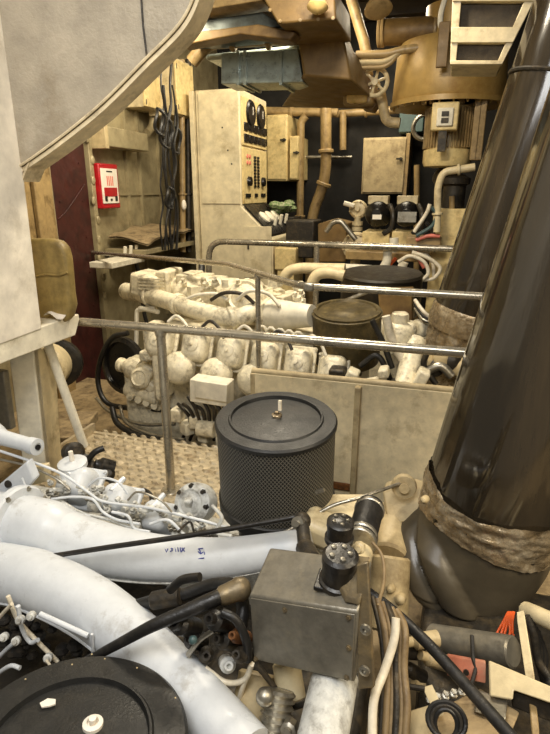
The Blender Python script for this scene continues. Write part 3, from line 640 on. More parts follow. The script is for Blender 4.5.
# left end: pulley, pump, hoses
c = at(122, 366, Y=3.85); MB().lathe(c, (-.25, -1, .1), [(.23, -.05), (.25, -.04), (.25, .0), (.21, .01), (.2, -.02), (.06, -.02), (.06, .05), (0, .05)], 40).build('flywheel', 'blackp', E2)
a, z = at(122, 365, Y=3.68), at(150, 372, Y=3.62)
wp = MB().lathe(a, z-a, [(.045, -.03), (.06, -.02), (.06, .01), (.045, .02), (.05, .05), (.085, .09), (.095, .16), (.08, .21)], 22).build('water_pump', m, E2)
MB().lathe(at(140, 378, Y=3.55), (.1, -1, .3), [(.08, -.08), (.085, 0), (.06, .03), (.05, .02), (0, .03)], 20).build('pump_cover', m, wp)
MB().cyl(at(128, 388, Y=3.65), at(160, 398, Y=3.6), .07, 18).build('pump_outlet', m, E2)
for k in range(4): cc = at(133+k*8, 396+k*3, Y=3.6); MB().lathe(cc, (0, -1, .2), [(.05, -.1), (.05, 0), (.03, .02), (.03, .05), (0, .05)], 12).build('flange', m, E2)
for k, (x, y) in enumerate(((148, 355), (150, 370), (152, 385), (157, 398))): cc = at(x, y, Y=3.62); MB().box(cc, (.1, .12, .09), Matrix.Rotation(.3*k, 3, 'Y')).build('timing_cover', m, E2, bevel=.02)
MB().box(at(166, 366, Y=3.6), (.09, .3, .5)).build('end_casing', m, E2, bevel=.03)
MB().box(at(155, 340, Y=3.75), (.12, .2, .3)).build('end_casing', m, E2, bevel=.03)
b = MB().tube(fillet(py3((156, 308, 4.0), (137, 310, 4.0), (136, 352, 3.95), (140, 353, 3.95)), .02), .02, 8); b.build('guard_bracket', 'creamL', E2)
MB().tube(fillet(py3((158, 312, 3.9), (140, 308, 4.0)), .01), .02, 8).build('guard_strut', 'creamL', E2)
hose('coolant_hose', py3((128, 333, 3.8), (112, 338, 3.8), (101, 358, 3.8), (98, 382, 3.8), (106, 402, 3.75), (128, 408, 3.7), (170, 410, 3.6)), .022, 'black', E2, 'black hose looping round the flywheel')
hose('coolant_hose', py3((112, 408, 3.6), (118, 424, 3.5), (140, 436, 3.4), (170, 442, 3.35)), .024, 'black', E2)
hose('coolant_hose', py3((120, 406, 3.6), (126, 422, 3.5), (150, 434, 3.4), (185, 440, 3.35)), .014, 'chrome', E2)
hose('coolant_hose', py3((96, 398, 3.7), (110, 412, 3.6), (140, 424, 3.5), (175, 424, 3.45)), .014, 'chrome', E2)
hose('vent_hose', py3((158, 290, 4.4), (186, 282, 4.4), (200, 274, 4.5), (202, 262, 4.6)), .03, 'black', E2, 'black hose behind the breather')
# right end under filter
for k, (x, y, w, h) in enumerate(((338, 372, 16, 10), (352, 376, 12, 14), (372, 385, 15, 12), (398, 388, 14, 16), (420, 380, 12, 24), (384, 372, 10, 10))):
    cc = at(x, y, Y=3.4); MB().box(cc, (S(w, cc), .12, S(h, cc)), Matrix.Rotation(.4*math.sin(k*2), 3, 'Y')).build('bracket', m if k % 3 else 'grime', E2, bevel=.015)
MB().cyl(at(404, 388, Y=3.4), at(416, 340, Y=3.7), .07, 18).build('exhaust_riser', m, E2)
MB().cyl(at(398, 384, Y=3.38), at(425, 390, Y=3.38), .035, 14).build('coupling', m, E2)
for k, pts in enumerate((((372, 320), (384, 345), (392, 368)), ((386, 316), (392, 340), (404, 362)), ((428, 350), (424, 366), (436, 384)), ((425, 372), (440, 366), (452, 376)), ((360, 366), (378, 356), (392, 384)))):
    hose('pipe_run', [at(x, y, Y=3.55) for x, y in pts], .02+.01*(k % 2), ('black', 'cable', 'grime', 'chrome', 'black')[k], E2)
cc = at(399, 334, Y=3.7); MB().lathe(cc-V((0, 0, .12)), (0, 0, 1), [(.1, 0), (.1, .14), (.08, .18), (.05, .2), (.05, .26), (0, .27)], 20).build('filler_neck', m, E2)
for k in range(5): cc = at(426+k*9, 362+5*math.sin(k*2), Y=3.6); MB().lathe(cc, (.3, -1, .4), [(.07, -.1), (.07, 0), (.04, .03), (0, .04)], 14).build('flange', 'grime' if k % 2 else 'beige', E2)
# round olive air filter
c = at(347, 311, Y=3.8); R = S(34.5, c); ax = V((0, -.14, 1)); H = S(57, c)
f2 = MB().lathe(c-ax.normalized()*H, ax, [(R*.8, 0), (R*.97, .03), (R, H*.3), (R, H*.93), (R*1.03, H*.94), (R*1.03, H*.985), (R*.96, H), (0, H)], 48).build('air_filter', 'filtO', E2, label='round olive air filter')
MB().lathe(c, ax, [(R*.97, -.01), (R*.98, .012), (R*.86, .016), (R*.83, .004), (R*.4, .006), (R*.36, .014), (0, .016)], 48).build('lid', 'filtO', f2)
MB().cyl(c-ax.normalized()*(H+.1), c-ax.normalized()*H*.9, R*.5, 24).build('neck', 'grime', f2)

E3 = thing('marine_engine', 'farthest engine mostly hidden behind the olive filter, with a flat dark filter drum', 'engine', (-.2, 5.5, -.7))
MB().box((-.35, 5.5, -.15), (1.9, .7, 1.0)).build('engine_block', 'engine', E3, bevel=.02)
c = at(382, 272, Y=5.4); R = S(40, c)
MB().lathe(c-V((0, 0, .4)), (0, -.06, 1), [(R*.95, 0), (R, .05), (R, .37), (R*1.02, .38), (R*.98, .4), (0, .4)], 44).build('air_filter', 'filtD', E3, label='flat dark filter drum')
MB().prism(pp(4.7, (378, 293), (412, 292), (413, 322), (380, 322)), (0, .3, 0)).build('air_box', 'brown', E3, bevel=.012, label='brown box')
MB().tube(fillet(py3((342, 302, 4.8), (372, 290, 4.8), (378, 291, 4.8)), .05), .018, 8).build('stay_rod', 'chrome', E3)
for k in range(8): cc = at(345+k*11, 326+6*math.sin(k*2.2), Y=4.6); MB().box(cc, (.12, .14, .14), Matrix.Rotation(k, 3, 'Z')).build('cylinder_head', 'engine', E3, bevel=.03)
for k in range(3): hose('fuel_line', py3((415, 300+k*4, 4.6), (424, 312+k*4, 4.5), (436, 322, 4.5)), .016, ('cable', 'black', 'chrome')[k], E3)

# ------------------------------------------------------------------ grey casing overhead and pale slab at left
r = thing('exhaust_casing', 'huge grey lagged casing with a curved edge, overhead at top left', 'casing', at(20, 185, Y=2.39))
edge = spline(pp(2.2, (-40, 200), (22, 165), (91, 113), (145, 60), (179, 25), (195, -6), (206, -50)), 6)
out = edge+[at(-60, -60, Y=2.2)+V((-.3, 0, .3)), V((edge[0].x-.3, 2.2, edge[0].z))]
MB().prism(out, (0, .115, 0)).build('lagged_face', 'casing', r, ang=50)
MB().tube([p+V((0, -.004, 0)) for p in edge], .006, 6).build('edge_bead', 'casing2', r)
b = MB(); n = len(edge)
vs = [p+V((0, .004, 0))+V((.004, 0, -.006)) for p in edge]+[p+V((.004, .125, -.006)) for p in edge]
b.add(vs+[q+V((.01, 0, -.014)) for q in vs], [(i, i+1, n+i+1, n+i) for i in range(n-1)]+[(2*n+i, 3*n+i, 3*n+i+1, 2*n+i+1) for i in range(n-1)]+[(i, 2*n+i, 2*n+i+1, i+1) for i in range(n-1)]+[(n+i, n+i+1, 3*n+i+1, 3*n+i) for i in range(n-1)])
b.build('rim_strip', 'casing2', r, ang=50, label='paler rim strip')
MB().tube(pp(2.196, (140, -20), (143, 25), (147, 58)), .004, 6).build('sheet_seam', 'grime', r)
MB().box(at(34, 172, Y=2.26), (.01, .12, .1), Matrix.Rotation(.6, 3, 'Y')).build('rim_joint', 'casing2', r)

SX = -1.9
r = thing('pale_cabinet', 'tall pale painted cabinet side at the left frame edge, over a cream ledge', 'cabinet', (-2.2, 1.7, 1.0))
a, b_ = at(42, 329, X=SX), at(3, 0, X=SX)
yf = (a.y+b_.y)/2
MB().prism([(SX, .6, at(0, 352, X=SX).z), (SX, a.y, a.z), (SX, b_.y, b_.z), (SX, b_.y+.05, 3.4), (SX, .6, 3.4)], (-.5, 0, 0)).build('side', 'slab', r, bevel=.006)
LX = at(79, 314, Y=2.5).x
ledge = [at(79, 314, X=LX), at(70, 338, X=LX)]
y1, z1, z0 = ledge[0].y, ledge[0].z, at(60, 342, X=LX).z
r = thing('support_ledge', 'cream angled ledge beneath the pale cabinet, ending at the handrail', 'ledge', (LX, 1.8, z0))
MB().prism([(LX, .6, z1-.11), (LX, y1-.05, z1-.11), (LX, y1, z1-.03), (LX, y1, z1), (LX, .6, z1)], (-.7, 0, 0)).build('beam', 'creamL', r, bevel=.006)
b = MB(); c = at(58, 316, Y=2.36)
b.grid(lambda u, v: c+V((-.05+.1*u, -.05+.1*v, .012+.02*math.sin(u*5)*math.sin(v*4+1))), 10, 10, False); b.grid(lambda u, v: c+V((-.05+.1*u, -.05+.1*v, .009+.02*math.sin(u*5)*math.sin(v*4+1))), 10, 10, False)
b.build('paper_scrap', 'label', None, label='crumpled scrap of white paper on the cream ledge', cat='paper')
# olive cover
P = pp(2.36, (20, 324), (20, 239), (48, 239), (57, 241.5), (63, 248), (66, 260), (67.5, 276), (69, 294), (71, 306), (68, 318), (62, 324))
r = thing('vinyl_cover', 'olive vinyl cover with rounded top, between pale cabinet and maroon panel', 'cover', at(50, 324, Y=2.36))
MB().prism(P, (0, .07, 0)).build('shell', 'olive', r, bevel=.02, seg=4)
MB().tube([q+V((0, -.006, 0)) for q in pp(2.36, (22, 279), (46, 274), (60, 275), (68, 272))], .006, 8).build('seam', 'olive', r)
# column, rod and drum beneath
r = thing('support_column', 'cream steel column under the ledge at the left', 'column', at(35, 462, Y=2.2))
pt = at(30, 352, Y=2.2); pb = at(40, 465, Y=2.15)
MB().prism([at(8, 350, Y=2.2), at(33, 350, Y=2.25), at(46, 470, Y=2.25), at(24, 475, Y=2.2)], (0, .04, 0)).build('front_flange', 'creamL', r, bevel=.006)
MB().prism([at(33, 350, Y=2.25), at(50, 350, Y=2.4), at(58, 470, Y=2.4), at(46, 470, Y=2.25)], (0, .04, 0)).build('side_flange', 'cream', r, bevel=.006)
pipe('stay_rod', [at(47, 342, Y=2.35), at(84, 446, Y=2.45)], .026, 'creamL', None, label='slanting cream rod from the ledge down to the walkway', cat='rod')
c = at(43, 370, Y=3.3); dr = MB().lathe(c, (.5, -1, .1), [(.15, -.22), (.18, -.2), (.18, 0), (.15, .03), (.06, .04), (0, .04)], 36).build('drum', 'cream', None, label='round cream drum with dark rear ring, half hidden behind the slanting rod', cat='drum')
MB().lathe(c+V((-.07, .26, -.03)), (.5, -1, .1), [(.15, -.05), (.2, -.03), (.2, .03), (.15, .05)], 36).build('rear_ring', 'blackp', dr, label='dark ring')
MB().prism(pp(2.1, (-20, 368), (3, 372), (11, 430), (-20, 430)), (0, .04, 0)).build('steel_strip', 'box', None, bevel=.006, label='dark grey strip left of the cream column', cat='panel')
MB().ball(at(-9, 412, Y=1.95), .04, (1, .6, 1.4), 12).build('red_bag', 'red', None, label='sliver of a red bundle at the left frame edge', cat='bundle')
MB().box(at(68, 418, Y=3.2)+V((-.12, 0, -.1)), (.5, .5, .08), Matrix.Rotation(.3, 3, 'Z')).build('lower_tray', 'dust', None, bevel=.01, label='tan tray on the lower deck behind the slanting rod', cat='tray')

# ------------------------------------------------------------------ big wrapped pipes
def bigpipe(p0, p1, R, L, seed, amp):
    x, y, d = frame(p1-p0)
    def fn(u, v):
        a = 2*math.pi*u; h = v*L; q = V((math.cos(a)*2.2, math.sin(a)*2.2, h*.55+seed))
        rr = R*(1+amp*NZ.noise(q*1.3)+amp*.35*NZ.noise(V((q.x*3, q.y*3, h*.9+seed))))
        return p0+d*h+(x*math.cos(a)+y*math.sin(a))*rr
    return fn, x, y, d
p0 = at(487, 518, Y=1.95); p1 = at(640, 109, Y=1.95); R = S(66, p0)
r = thing('exhaust_pipe', 'nearest huge exhaust pipe in shiny dark wrap, leaning up the right side', 'exhaust pipe', p0)
fn, x, y, d = bigpipe(p0, p1, R, 3.4, 3, .035)
MB().grid(fn, 96, 60).build('wrapped_pipe', 'wrap', r, ang=180)
def tapef(u, v):
    a = 2*math.pi*u; n = NZ.noise(V((math.cos(a)*5, math.sin(a)*5, v*5)))+.6*NZ.noise(V((math.cos(a)*14, math.sin(a)*14, v*11)))
    lo, hi = -.012-.016*math.sin(a*2), .135+.018*math.sin(a*3)
    return p0+d*(lo+(hi-lo)*v)+(x*math.cos(a)+y*math.sin(a))*(R*1.025+.010*n+(.004 if v > .5 else 0))
MB().grid(tapef, 160, 24).build('tape_band', 'tape', r, ang=180, label='crinkled silver brown tape band')
def slv(u, v):
    a = 2*math.pi*u; h = -.34*v; rr = R*(1.0+.03*math.sin(v*3.6)) if v < .72 else R*1.015*math.sqrt(max(0, 1-((v-.72)/.28)**2)*.9+.02)
    rr *= 1+.02*NZ.noise(V((math.cos(a)*1.5, math.sin(a)*1.5, v*3)))
    dv = x*math.cos(a)+y*math.sin(a); phi = math.degrees(math.atan2(dv.dot(RT), -dv.dot(FW)))
    t = phi-(-128+88*v); e = min(1, max(0, (v-.10)/.2))*min(1, max(0, (1-v)/.12))
    for k, hh in ((0, .05), (1, .04)):
        s_ = (t-15-30*k)/15
        if abs(s_) < 1: rr += hh*e*math.sqrt(1-s_*s_)
    return p0+d*h+V((-.06*v*v, 0, 0))+(x*math.cos(a)+y*math.sin(a))*rr
sl = MB().grid(slv, 180, 56); sl.f.append(tuple(55*180+i for i in range(180))); sl = sl.build('rubber_sleeve', 'sleeve', r, ang=180, label='black rubberised sleeve')

q0 = at(468, 327, Y=3.95); q1 = at(583, 5, Y=3.95); R2 = S(38, q0)
r = thing('exhaust_pipe', 'farther huge exhaust pipe in brown wrap, behind the nearest one', 'exhaust pipe', q0)
fn, x2, y2, d2 = bigpipe(q0, q1, R2, 4.0, 11, .03)
MB().grid(fn, 72, 50).build('wrapped_pipe', 'wrap', r, ang=180)
h = (at(556, 80, Y=3.95)-q0).length
MB().tube([q0+d2*h+(x2*math.cos(a)+y2*math.sin(a))*R2*1.01 for a in (2*math.pi*k/40 for k in range(41))], .012, 6).build('joint_bead', 'grime', r)
MB().lathe(q0+d2*-.03, d2, [(R2*1.03, 0), (R2*1.05, .03), (R2*1.04, .1), (R2*1.05, .14), (R2*1.02, .16)], 44).build('tape_band', 'tape', r, label='pale tape band at the foot')
def foil(u, v):
    a = 2*math.pi*u; n = NZ.noise(V((math.cos(a)*4, math.sin(a)*4, v*4)))+.7*NZ.noise(V((math.cos(a)*11, math.sin(a)*11, v*9)))
    return q0-d2*(.03+.55*v)+(x2*math.cos(a)+y2*math.sin(a))*(R2*(.95-.12*v)+.022*n)
MB().grid(foil, 90, 26).build('foil_wrap', 'tape', r, ang=180, label='crumpled foil below the band')
# ================================================================== near engine
E1 = thing('marine_engine', 'nearest white-piped engine filling the foreground, with two black air filters', 'engine', (-.9, 1.4, -.65))
m = 'white'
MB().box((-1.15, 1.45, -.32), (1.9, 1.1, .66)).build('engine_block', 'grime', E1, bevel=.02)
MB().box((-1.15, 1.9, .1), (1.9, .24, .3)).build('head_deck', 'whited', E1, bevel=.02)
# intake pipe along the bank
P = spline(py3((-160, 500, 1.56), (25, 524, 1.5), (60, 536, 1.5), (110, 551, 1.5), (165, 559, 1.5), (225, 558, 1.52), (275, 551, 1.55), (312, 545, 1.58)), 6)
px = [28, 28, 27, 25.5, 23, 20, 18, 17]; rad = []
for i in range(len(P)): t = i/6; k = min(int(t), 6); rad.append(S(px[k]+(px[k+1]-px[k])*(t-k), P[i]))
ip = MB().tube(P, rad, 26).build('intake_pipe', m, E1)
d = (P[7]-P[5]).normalized()
MB().cyl(P[6]-d*.02-d*.03, P[6]+d*.02-d*.03, rad[0]*1.13, 32).build('pipe_flange', m, ip)
b = MB()
for k in range(8): a = k*math.pi/4+.3; xx, yy, _ = frame(d); b.bolt(P[6]-d*.012+(xx*math.cos(a)+yy*math.sin(a))*rad[0]*1.02, d, .008, .01)
each(b, 'flange_bolt', 'chrome', ip)
MB().tube([p+V((0, -.8*r_, -.62*r_)) for p, r_ in zip(P[8:36], rad[8:36])], .006, 6).build('weld_seam', 'whited', ip)
# blue hand-written marks on the intake pipe
fwd = (at(206, 551, Y=1.45)-at(166, 548, Y=1.45)).normalized()
def onpipe(x, y):
    best = None
    for k in range(1, 60):
        Yk = 1.30+k*.005; q = at(x, y, Y=Yk)
        j = min(range(len(P)), key=lambda i: (P[i]-q).length)
        seg = P[min(j+1, len(P)-1)]-P[max(j-1, 0)]; t = (q-P[max(j-1, 0)]).dot(seg)/seg.length_squared
        if (q-(P[max(j-1, 0)]+seg*t)).length <= rad[j]+.001: return q+(EYE-q).normalized()*.003
    return at(x, y, Y=1.42)
strokes = [[(165, 549), (166.5, 552), (168, 548.5)], [(170, 551.5), (172.5, 550.5), (171, 548.2)], [(171, 548.2), (173, 549)], [(176, 552), (175, 547.5)], [(178.5, 551.5), (177.8, 547.5)],
           [(181, 552), (180.2, 547.6)], [(183.2, 552), (182, 547.6)], [(181, 552), (184.5, 547.6)], [(183.2, 550), (184.8, 551.5)],
           [(198, 549), (203, 548.3)], [(204, 548.3), (204.6, 554.5)], [(201, 554), (199.5, 549.5)], [(201, 554), (198, 551.5)], [(204.3, 551.5), (201, 553.6)], [(198.5, 558.8), (204, 558)]]
b = MB()
for s_ in strokes: b.tube([onpipe(*q) for q in s_], .0021, 6)
each(b, 'hand_written_mark', 'ink', ip, label='blue hand-written mark')
# near exhaust/charge pipe
PB = spline(py3((-180, 545, 1.48), (0, 573, 1.31), (45, 584, 1.27), (92, 607, 1.21), (135, 641, 1.13), (172, 677, 1.05), (207, 712, .98), (250, 757, .9)), 6)
rb = [S(29, p) for p in PB]
pb = MB().tube(PB, rb, 28).build('charge_pipe', m, E1)
MB().tube([p+(RT*-.5+UP*-.62-FW*.6).normalized()*r_*1.0 for p, r_ in zip(PB, rb)], .007, 8).build('weld_seam', m, pb)
b = MB()
for k in range(13):
    i = 22+k*.45; p = PB[int(i)].lerp(PB[int(i)+1], i-int(i)); n = (EYE-p).normalized(); n = (n+RT*.35).normalized()
    dd = (PB[25]-PB[24]).normalized(); w = n.cross(dd).normalized()
    b.tube([p+n*rb[24]*1.0-w*.009, p+n*rb[24]*1.0+w*.009], .0032, 6)
b.build('cast_numbers', 'white', pb)
p = at(152, 700, Y=.98); MB().prism([at(146, 716, Y=.95), at(150, 688, Y=.98), at(153, 690, Y=.98), at(151, 720, Y=.95)], (0, .03, 0)).build('lug', m, pb)
MB().box(at(158, 722, Y=.92), (.03, .04, .02)).build('clip', 'label', pb, bevel=.004)
# head covers and fittings along the bank
for (x, y, Yk, w, h) in ((76, 484, 1.82, 40, 40), (118, 500, 1.8, 34, 34), (158, 517, 1.78, 34, 34)):
    c = at(x, y, Y=Yk); hd = head_cover(c, S(w, c), S(h, c), .13, m, E1, -.85, disc=False)
    b = MB(); b.tube([c+V((-.01, -.03, .06)), c+V((.0, .06, .075))], .012, 8); b.build('cast_rib', m, hd)
for (x, y) in ((98, 503), (140, 522), (180, 532), (60, 498), (210, 536)):
    c = at(x, y, Y=1.74); MB().box(c, (.05, .09, .08), Matrix.Rotation(-.6, 3, 'X')).build('rocker_bridge', 'whited', E1, bevel=.014)
    b = MB()
    for k in range(3): b.bolt(c+V((.02*(k-1), -.04, .045)), (0, -.4, 1), .009, .016)
    each(b, 'bolt', 'chrome', E1)
# oil filler with cap
c = at(73, 466, Y=1.86); fc = MB().lathe(c, (0, -.12, 1), [(.075, -.16), (.062, -.05), (.05, -.03), (.05, -.01), (.066, 0), (.066, .02), (.05, .026), (0, .028)], 26).build('oil_filler', m, E1)
MB().cyl(c+V((.0, 0, .02)), c+V((-.004, 0, .075)), .011, 10).build('handle', 'label', fc)
# thermostat end cap beside the mesh filter
c = at(194, 503, Y=1.86); ec = MB().lathe(c, (-.1, -1, .55), [(.085, -.06), (.09, 0), (.085, .02), (.06, .035), (.05, .03), (.02, .045), (0, .046)], 28).build('thermostat_housing', 'whited', E1)
b = MB(); xx, yy, dd = frame(V((-.1, -1, .55)))
for k in range(7): a = 2*math.pi*k/7; b.bolt(c+dd*.022+(xx*math.cos(a)+yy*math.sin(a))*.072, dd, .009, .016)
each(b, 'bolt', 'grime', ec)
MB().box(c+dd*.045, (.035, .03, .05), Matrix.Rotation(.4, 3, 'X')).build('maker_boss', 'whited', ec, bevel=.008)
b = MB()
for k in range(64):
    t = random.random(); q = at(45+165*t+random.uniform(-6, 6), 482+52*t+random.uniform(-10, 8), Y=1.72+random.uniform(-.03, .03))
    if k % 2: b.bolt(q, (0, -.5, 1), random.uniform(.006, .011), .018)
    else: b.cyl(q, q+V((random.uniform(-.04, .04), random.uniform(-.03, .0), random.uniform(-.01, .03))), random.uniform(.007, .014), 8)
each(b, 'fitting', 'whited', E1)
for k, (pts, mm, w) in enumerate((
    ([(-6, 449), (30, 461), (62, 474), (88, 492), (105, 502), (150, 508), (200, 520), (232, 528), (262, 526)], 'cable', .0085),
    ([(-6, 458), (28, 466), (55, 478), (70, 490)], 'chrome', .007),
    ([(88, 486), (100, 478), (118, 482), (128, 494)], 'cable', .007), ([(128, 500), (138, 492), (160, 500), (172, 512)], 'chrome', .006), ([(60, 500), (80, 512), (110, 520), (150, 534), (190, 540)], 'whited', .009),
    ([(52, 499), (72, 497), (92, 499), (103, 512), (118, 520), (140, 524)], 'cable', .008),
    ([(112, 512), (128, 516), (134, 528), (150, 532)], 'cable', .008),
    ([(150, 524), (168, 520), (184, 534), (196, 538)], 'cable', .008),
    ([(178, 532), (190, 522), (196, 536), (210, 536)], 'grime', .006),
    ([(212, 505), (222, 518), (216, 532), (232, 536)], 'whited', .010),
    ([(22, 478), (32, 498), (52, 508), (90, 516)], 'cable', .006))):
    hose('fuel_line', [at(x, y, Y=1.68-.01*k) for x, y in pts], w*.72, 'white' if mm == 'cable' else mm, E1)
# cast arm and bracket plate at left
a, z = at(-25, 430, Y=1.75), at(37, 447, Y=1.68)
ar = MB().lathe(a, z-a, [(.075, 0), (.07, .08), (.05, .15), (.034, .19), (.03, (z-a).length)], 22).build('cast_arm', m, E1)
dd = (z-a).normalized(); MB().lathe(z-dd*.01, dd, [(.036, -.03), (.036, .012), (.018, .014), (.016, .0)], 20).build('arm_eye', m, ar)
MB().lathe(z+dd*.003, dd, [(.012, 0), (.012, .006), (0, .006)], 14).build('bore', 'gauge', ar)
bp_ = MB().prism(pp(1.62, (-10, 492), (26, 462), (34, 480), (12, 506), (-10, 520)), (.01, .03, .01)).build('bracket_plate', m, E1, bevel=.006)
MB().lathe(at(8, 484, Y=1.615), (0, -1, .3), [(.016, -.01), (.016, .004), (.012, .005), (0, .004)], 16).build('bolt_hole', 'grime', bp_)
MB().prism(pp(1.7, (24, 468), (44, 466), (46, 482), (30, 486)), (0, .04, 0)).build('cream_lug', 'cream', E1, bevel=.005, label='cream lug')
# mesh air filter
def airfilter(c, ax, R, H, parent, knob, mark, label, g=.77):
    ax = V(ax).normalized(); f = MB().lathe(c-ax*H, ax, [(R*.985, .03), (R*.985, H-.02)], 72, True).build('air_filter', 'mesh', parent, label=label)
    MB().lathe(c-ax*H, ax, [(R*.9, -.02), (R*1.01, -.01), (R*1.02, .035), (R*.98, .04)], 64).build('bottom_rim', 'filt', f)
    ld = MB().lathe(c, ax, [(R*.99, -.026), (R*1.012, -.022), (R*1.015, -.008), (R*.985, .0), (R*(g+.02), .002), (R*g, .009), (R*(g-.02), .009), (R*(g-.035), -.004), (R*.3, .003), (0, .004)], 80).build('lid', 'filt', f)
    kp = c+ax*.004+knob; MB().lathe(kp, ax, [(R*.085, 0), (R*.085, .008), (R*.05, .012), (R*.045, .004), (R*.03, .004), (R*.03, .02), (0, .021)], 16).build('lid_nut', 'label' if mark else 'tape', f)
    return f, ld
c = at(276, 418, Y=1.85); f, ld = airfilter(c, (.02, -.10, 1), S(60.5, c), .385, E1, V((.0, .01, 0)), 0, 'black mesh air filter drum')
MB().box(at(280, 409, Y=1.87)+V((0, 0, .015)), (.012, .012, .04)).build('lid_stud', 'cable', f)
MB().cyl(c-V((0, 0, .55)), c-V((0, 0, .38)), S(40, c), 28).build('filter_neck', 'grime', f)
MB().box(at(320, 491, Y=1.68), (.035, .012, .012), Matrix.Rotation(-.5, 3, 'Y')).build('latch', 'chrome', f)
c = at(68, 744, Y=.72); R = S(117, c); f, ld = airfilter(c, (0.02, .08, 1), R, .16, E1, at(93, 727, Y=.72+.02)-c, 1, 'flat black air filter at the bottom corner', .70)
kz = c.z; kk = at(93, 727, Z=c.z+.002); sp_ = at(48, 705, Z=c.z+.0)
MB().prism([sp_+V((x+.051, y-.069, .002)) for x, y in ((-.070, .064), (-.06, .08), (-.04, .084), (-.032, .073), (-.042, .064), (-.058, .056))], (0, 0, .004)).build('paper_scrap', 'label', f, label='torn pale sticker')
b = MB()
for k in range(13): a = k*.37+.15+.2*math.sin(k*5); b.ball(c+V((math.cos(a)*R*(.9+.05*math.sin(k*4)), math.sin(a)*R*(.9+.05*math.sin(k*4)), 0)), .0026, (1, 1, .6), 6)
b.build('dust_specks', 'beige', f, kind='stuff')
# push rods and hoses
P_ = py3((46, 557, 1.33), (110, 547, 1.37), (180, 537, 1.42), (240, 527, 1.46), (296, 517, 1.5))
rd = MB().tube(P_, .0095, 10).build('linkage_rod', 'blackp', E1, label='long black linkage rod')
c = at(302, 521, Y=1.5); MB().ball(c, .03, (1, 1, 1), 16).build('ball_joint', 'grime', rd)
MB().lathe(c+V((-.005, -.02, .005)), (-.2, -1, .4), [(.022, 0), (.022, .014), (.01, .016), (.01, .024), (0, .024)], 14).build('joint_nut', 'chrome', rd)
MB().cyl(c, at(305, 548, Y=1.4), .022, 12).build('joint_stem', 'grime', rd)
H = spline(py3((86, 661, .98), (120, 643, 1.0), (152, 626, 1.02), (185, 612, 1.06), (212, 600, 1.1), (232, 592, 1.14)), 6); n = len(H)
hs = MB().tube(H, [.012+.009*min(1, i/(n-1)*1.3) for i in range(n)], 14).build('black_hose', 'black', E1, label='thick black hose crossing the white pipe')
MB().lathe(H[-2], H[-1]-H[-3], [(.021, -.03), (.027, -.02), (.03, .02), (.034, .03), (.03, .05), (.02, .06)], 16).build('rubber_boot', 'boxs', hs)
hose('black_hose', py3((136, 606, 1.22), (158, 600, 1.22), (185, 594, 1.24), (212, 585, 1.26), (236, 586, 1.22), (243, 606, 1.18), (240, 628, 1.14)), .02, 'black', E1)
MB().cyl(at(152, 601, Y=1.2), at(180, 596, Y=1.22), .028, 16).build('hose_ferrule', 'grime', E1)
# dark fittings in the well between pipe and box
for k, (x, y, w, mm) in enumerate(((192, 640, 9, 'blackp'), (206, 655, 8, 'grime'), (222, 640, 9, 'grime'), (236, 636, 7, 'rust'), (228, 665, 8, 'whited'), (180, 625, 10, 'blackp'), (214, 620, 10, 'blackp'), (200, 676, 9, 'grime'), (240, 655, 8, 'grime'))):
    c = at(x, y, Y=1.08-.004*k); MB().lathe(c, (.4*math.sin(k*2), -.7, .7), [(S(w, c), -.08), (S(w, c), 0), (S(w*.6, c), .01), (S(w*.55, c), .03), (S(w*.3, c), .03), (0, .012)], 14).build('valve_cap', mm, E1)
MB().ball(at(193, 640, Y=1.02), .012, (1, 1, 1), 12).build('blue_plug', 'bluew', E1, label='small blue plug')
for k, (pts, mm, w) in enumerate((([(205, 668), (225, 682), (244, 680), (252, 664)], 'cable', .008), ([(252, 664), (244, 684), (238, 702), (232, 715)], 'cable', .007), ([(256, 664), (272, 684), (288, 706), (305, 704)], 'grime', .008),
                                  ([(170, 590), (182, 580), (200, 577)], 'blackp', .012), ([(222, 612), (236, 620), (246, 640), (248, 660)], 'black', .012), ([(188, 655), (200, 640), (214, 630)], 'chrome', .007))):
    hose('small_hose', [at(x, y, Y=1.06) for x, y in pts], w, mm, E1)
# pale tubes at lower left
for k, (pts, w) in enumerate((([(8, 596), (18, 620), (36, 640), (58, 662)], .010), ([(18, 606), (22, 628), (30, 642), (38, 640)], .010), ([(-6, 662), (8, 648), (18, 640)], .010), ([(-6, 624), (4, 612), (12, 604)], .008), ([(40, 614), (62, 624), (88, 636)], .012), ([(92, 634), (93, 650), (91, 660)], .006), ([(46, 660), (54, 668), (66, 662)], .006), ([(-6, 676), (10, 666), (20, 668)], .010))):
    hose('pale_tube', [at(x, y, Y=1.12-.01*k) for x, y in pts], w*.72, 'white' if k % 3 else 'cable', E1)
for (x, y) in ((20, 620), (31, 616), (16, 641), (4, 637), (48, 658)): c = at(x, y, Y=1.09); MB().lathe(c, (.3, -.8, .5), [(.014, -.01), (.014, .006), (.008, .008), (.008, .016), (0, .016)], 10).build('tube_clip', 'whited', E1)
b = MB()
for k in range(40): b.ball(at(random.uniform(-5, 95), random.uniform(612, 662), Y=1.18), random.uniform(.012, .03), (1, 1, .7), 8)
each(b, 'oily_lump', 'blackp', E1)
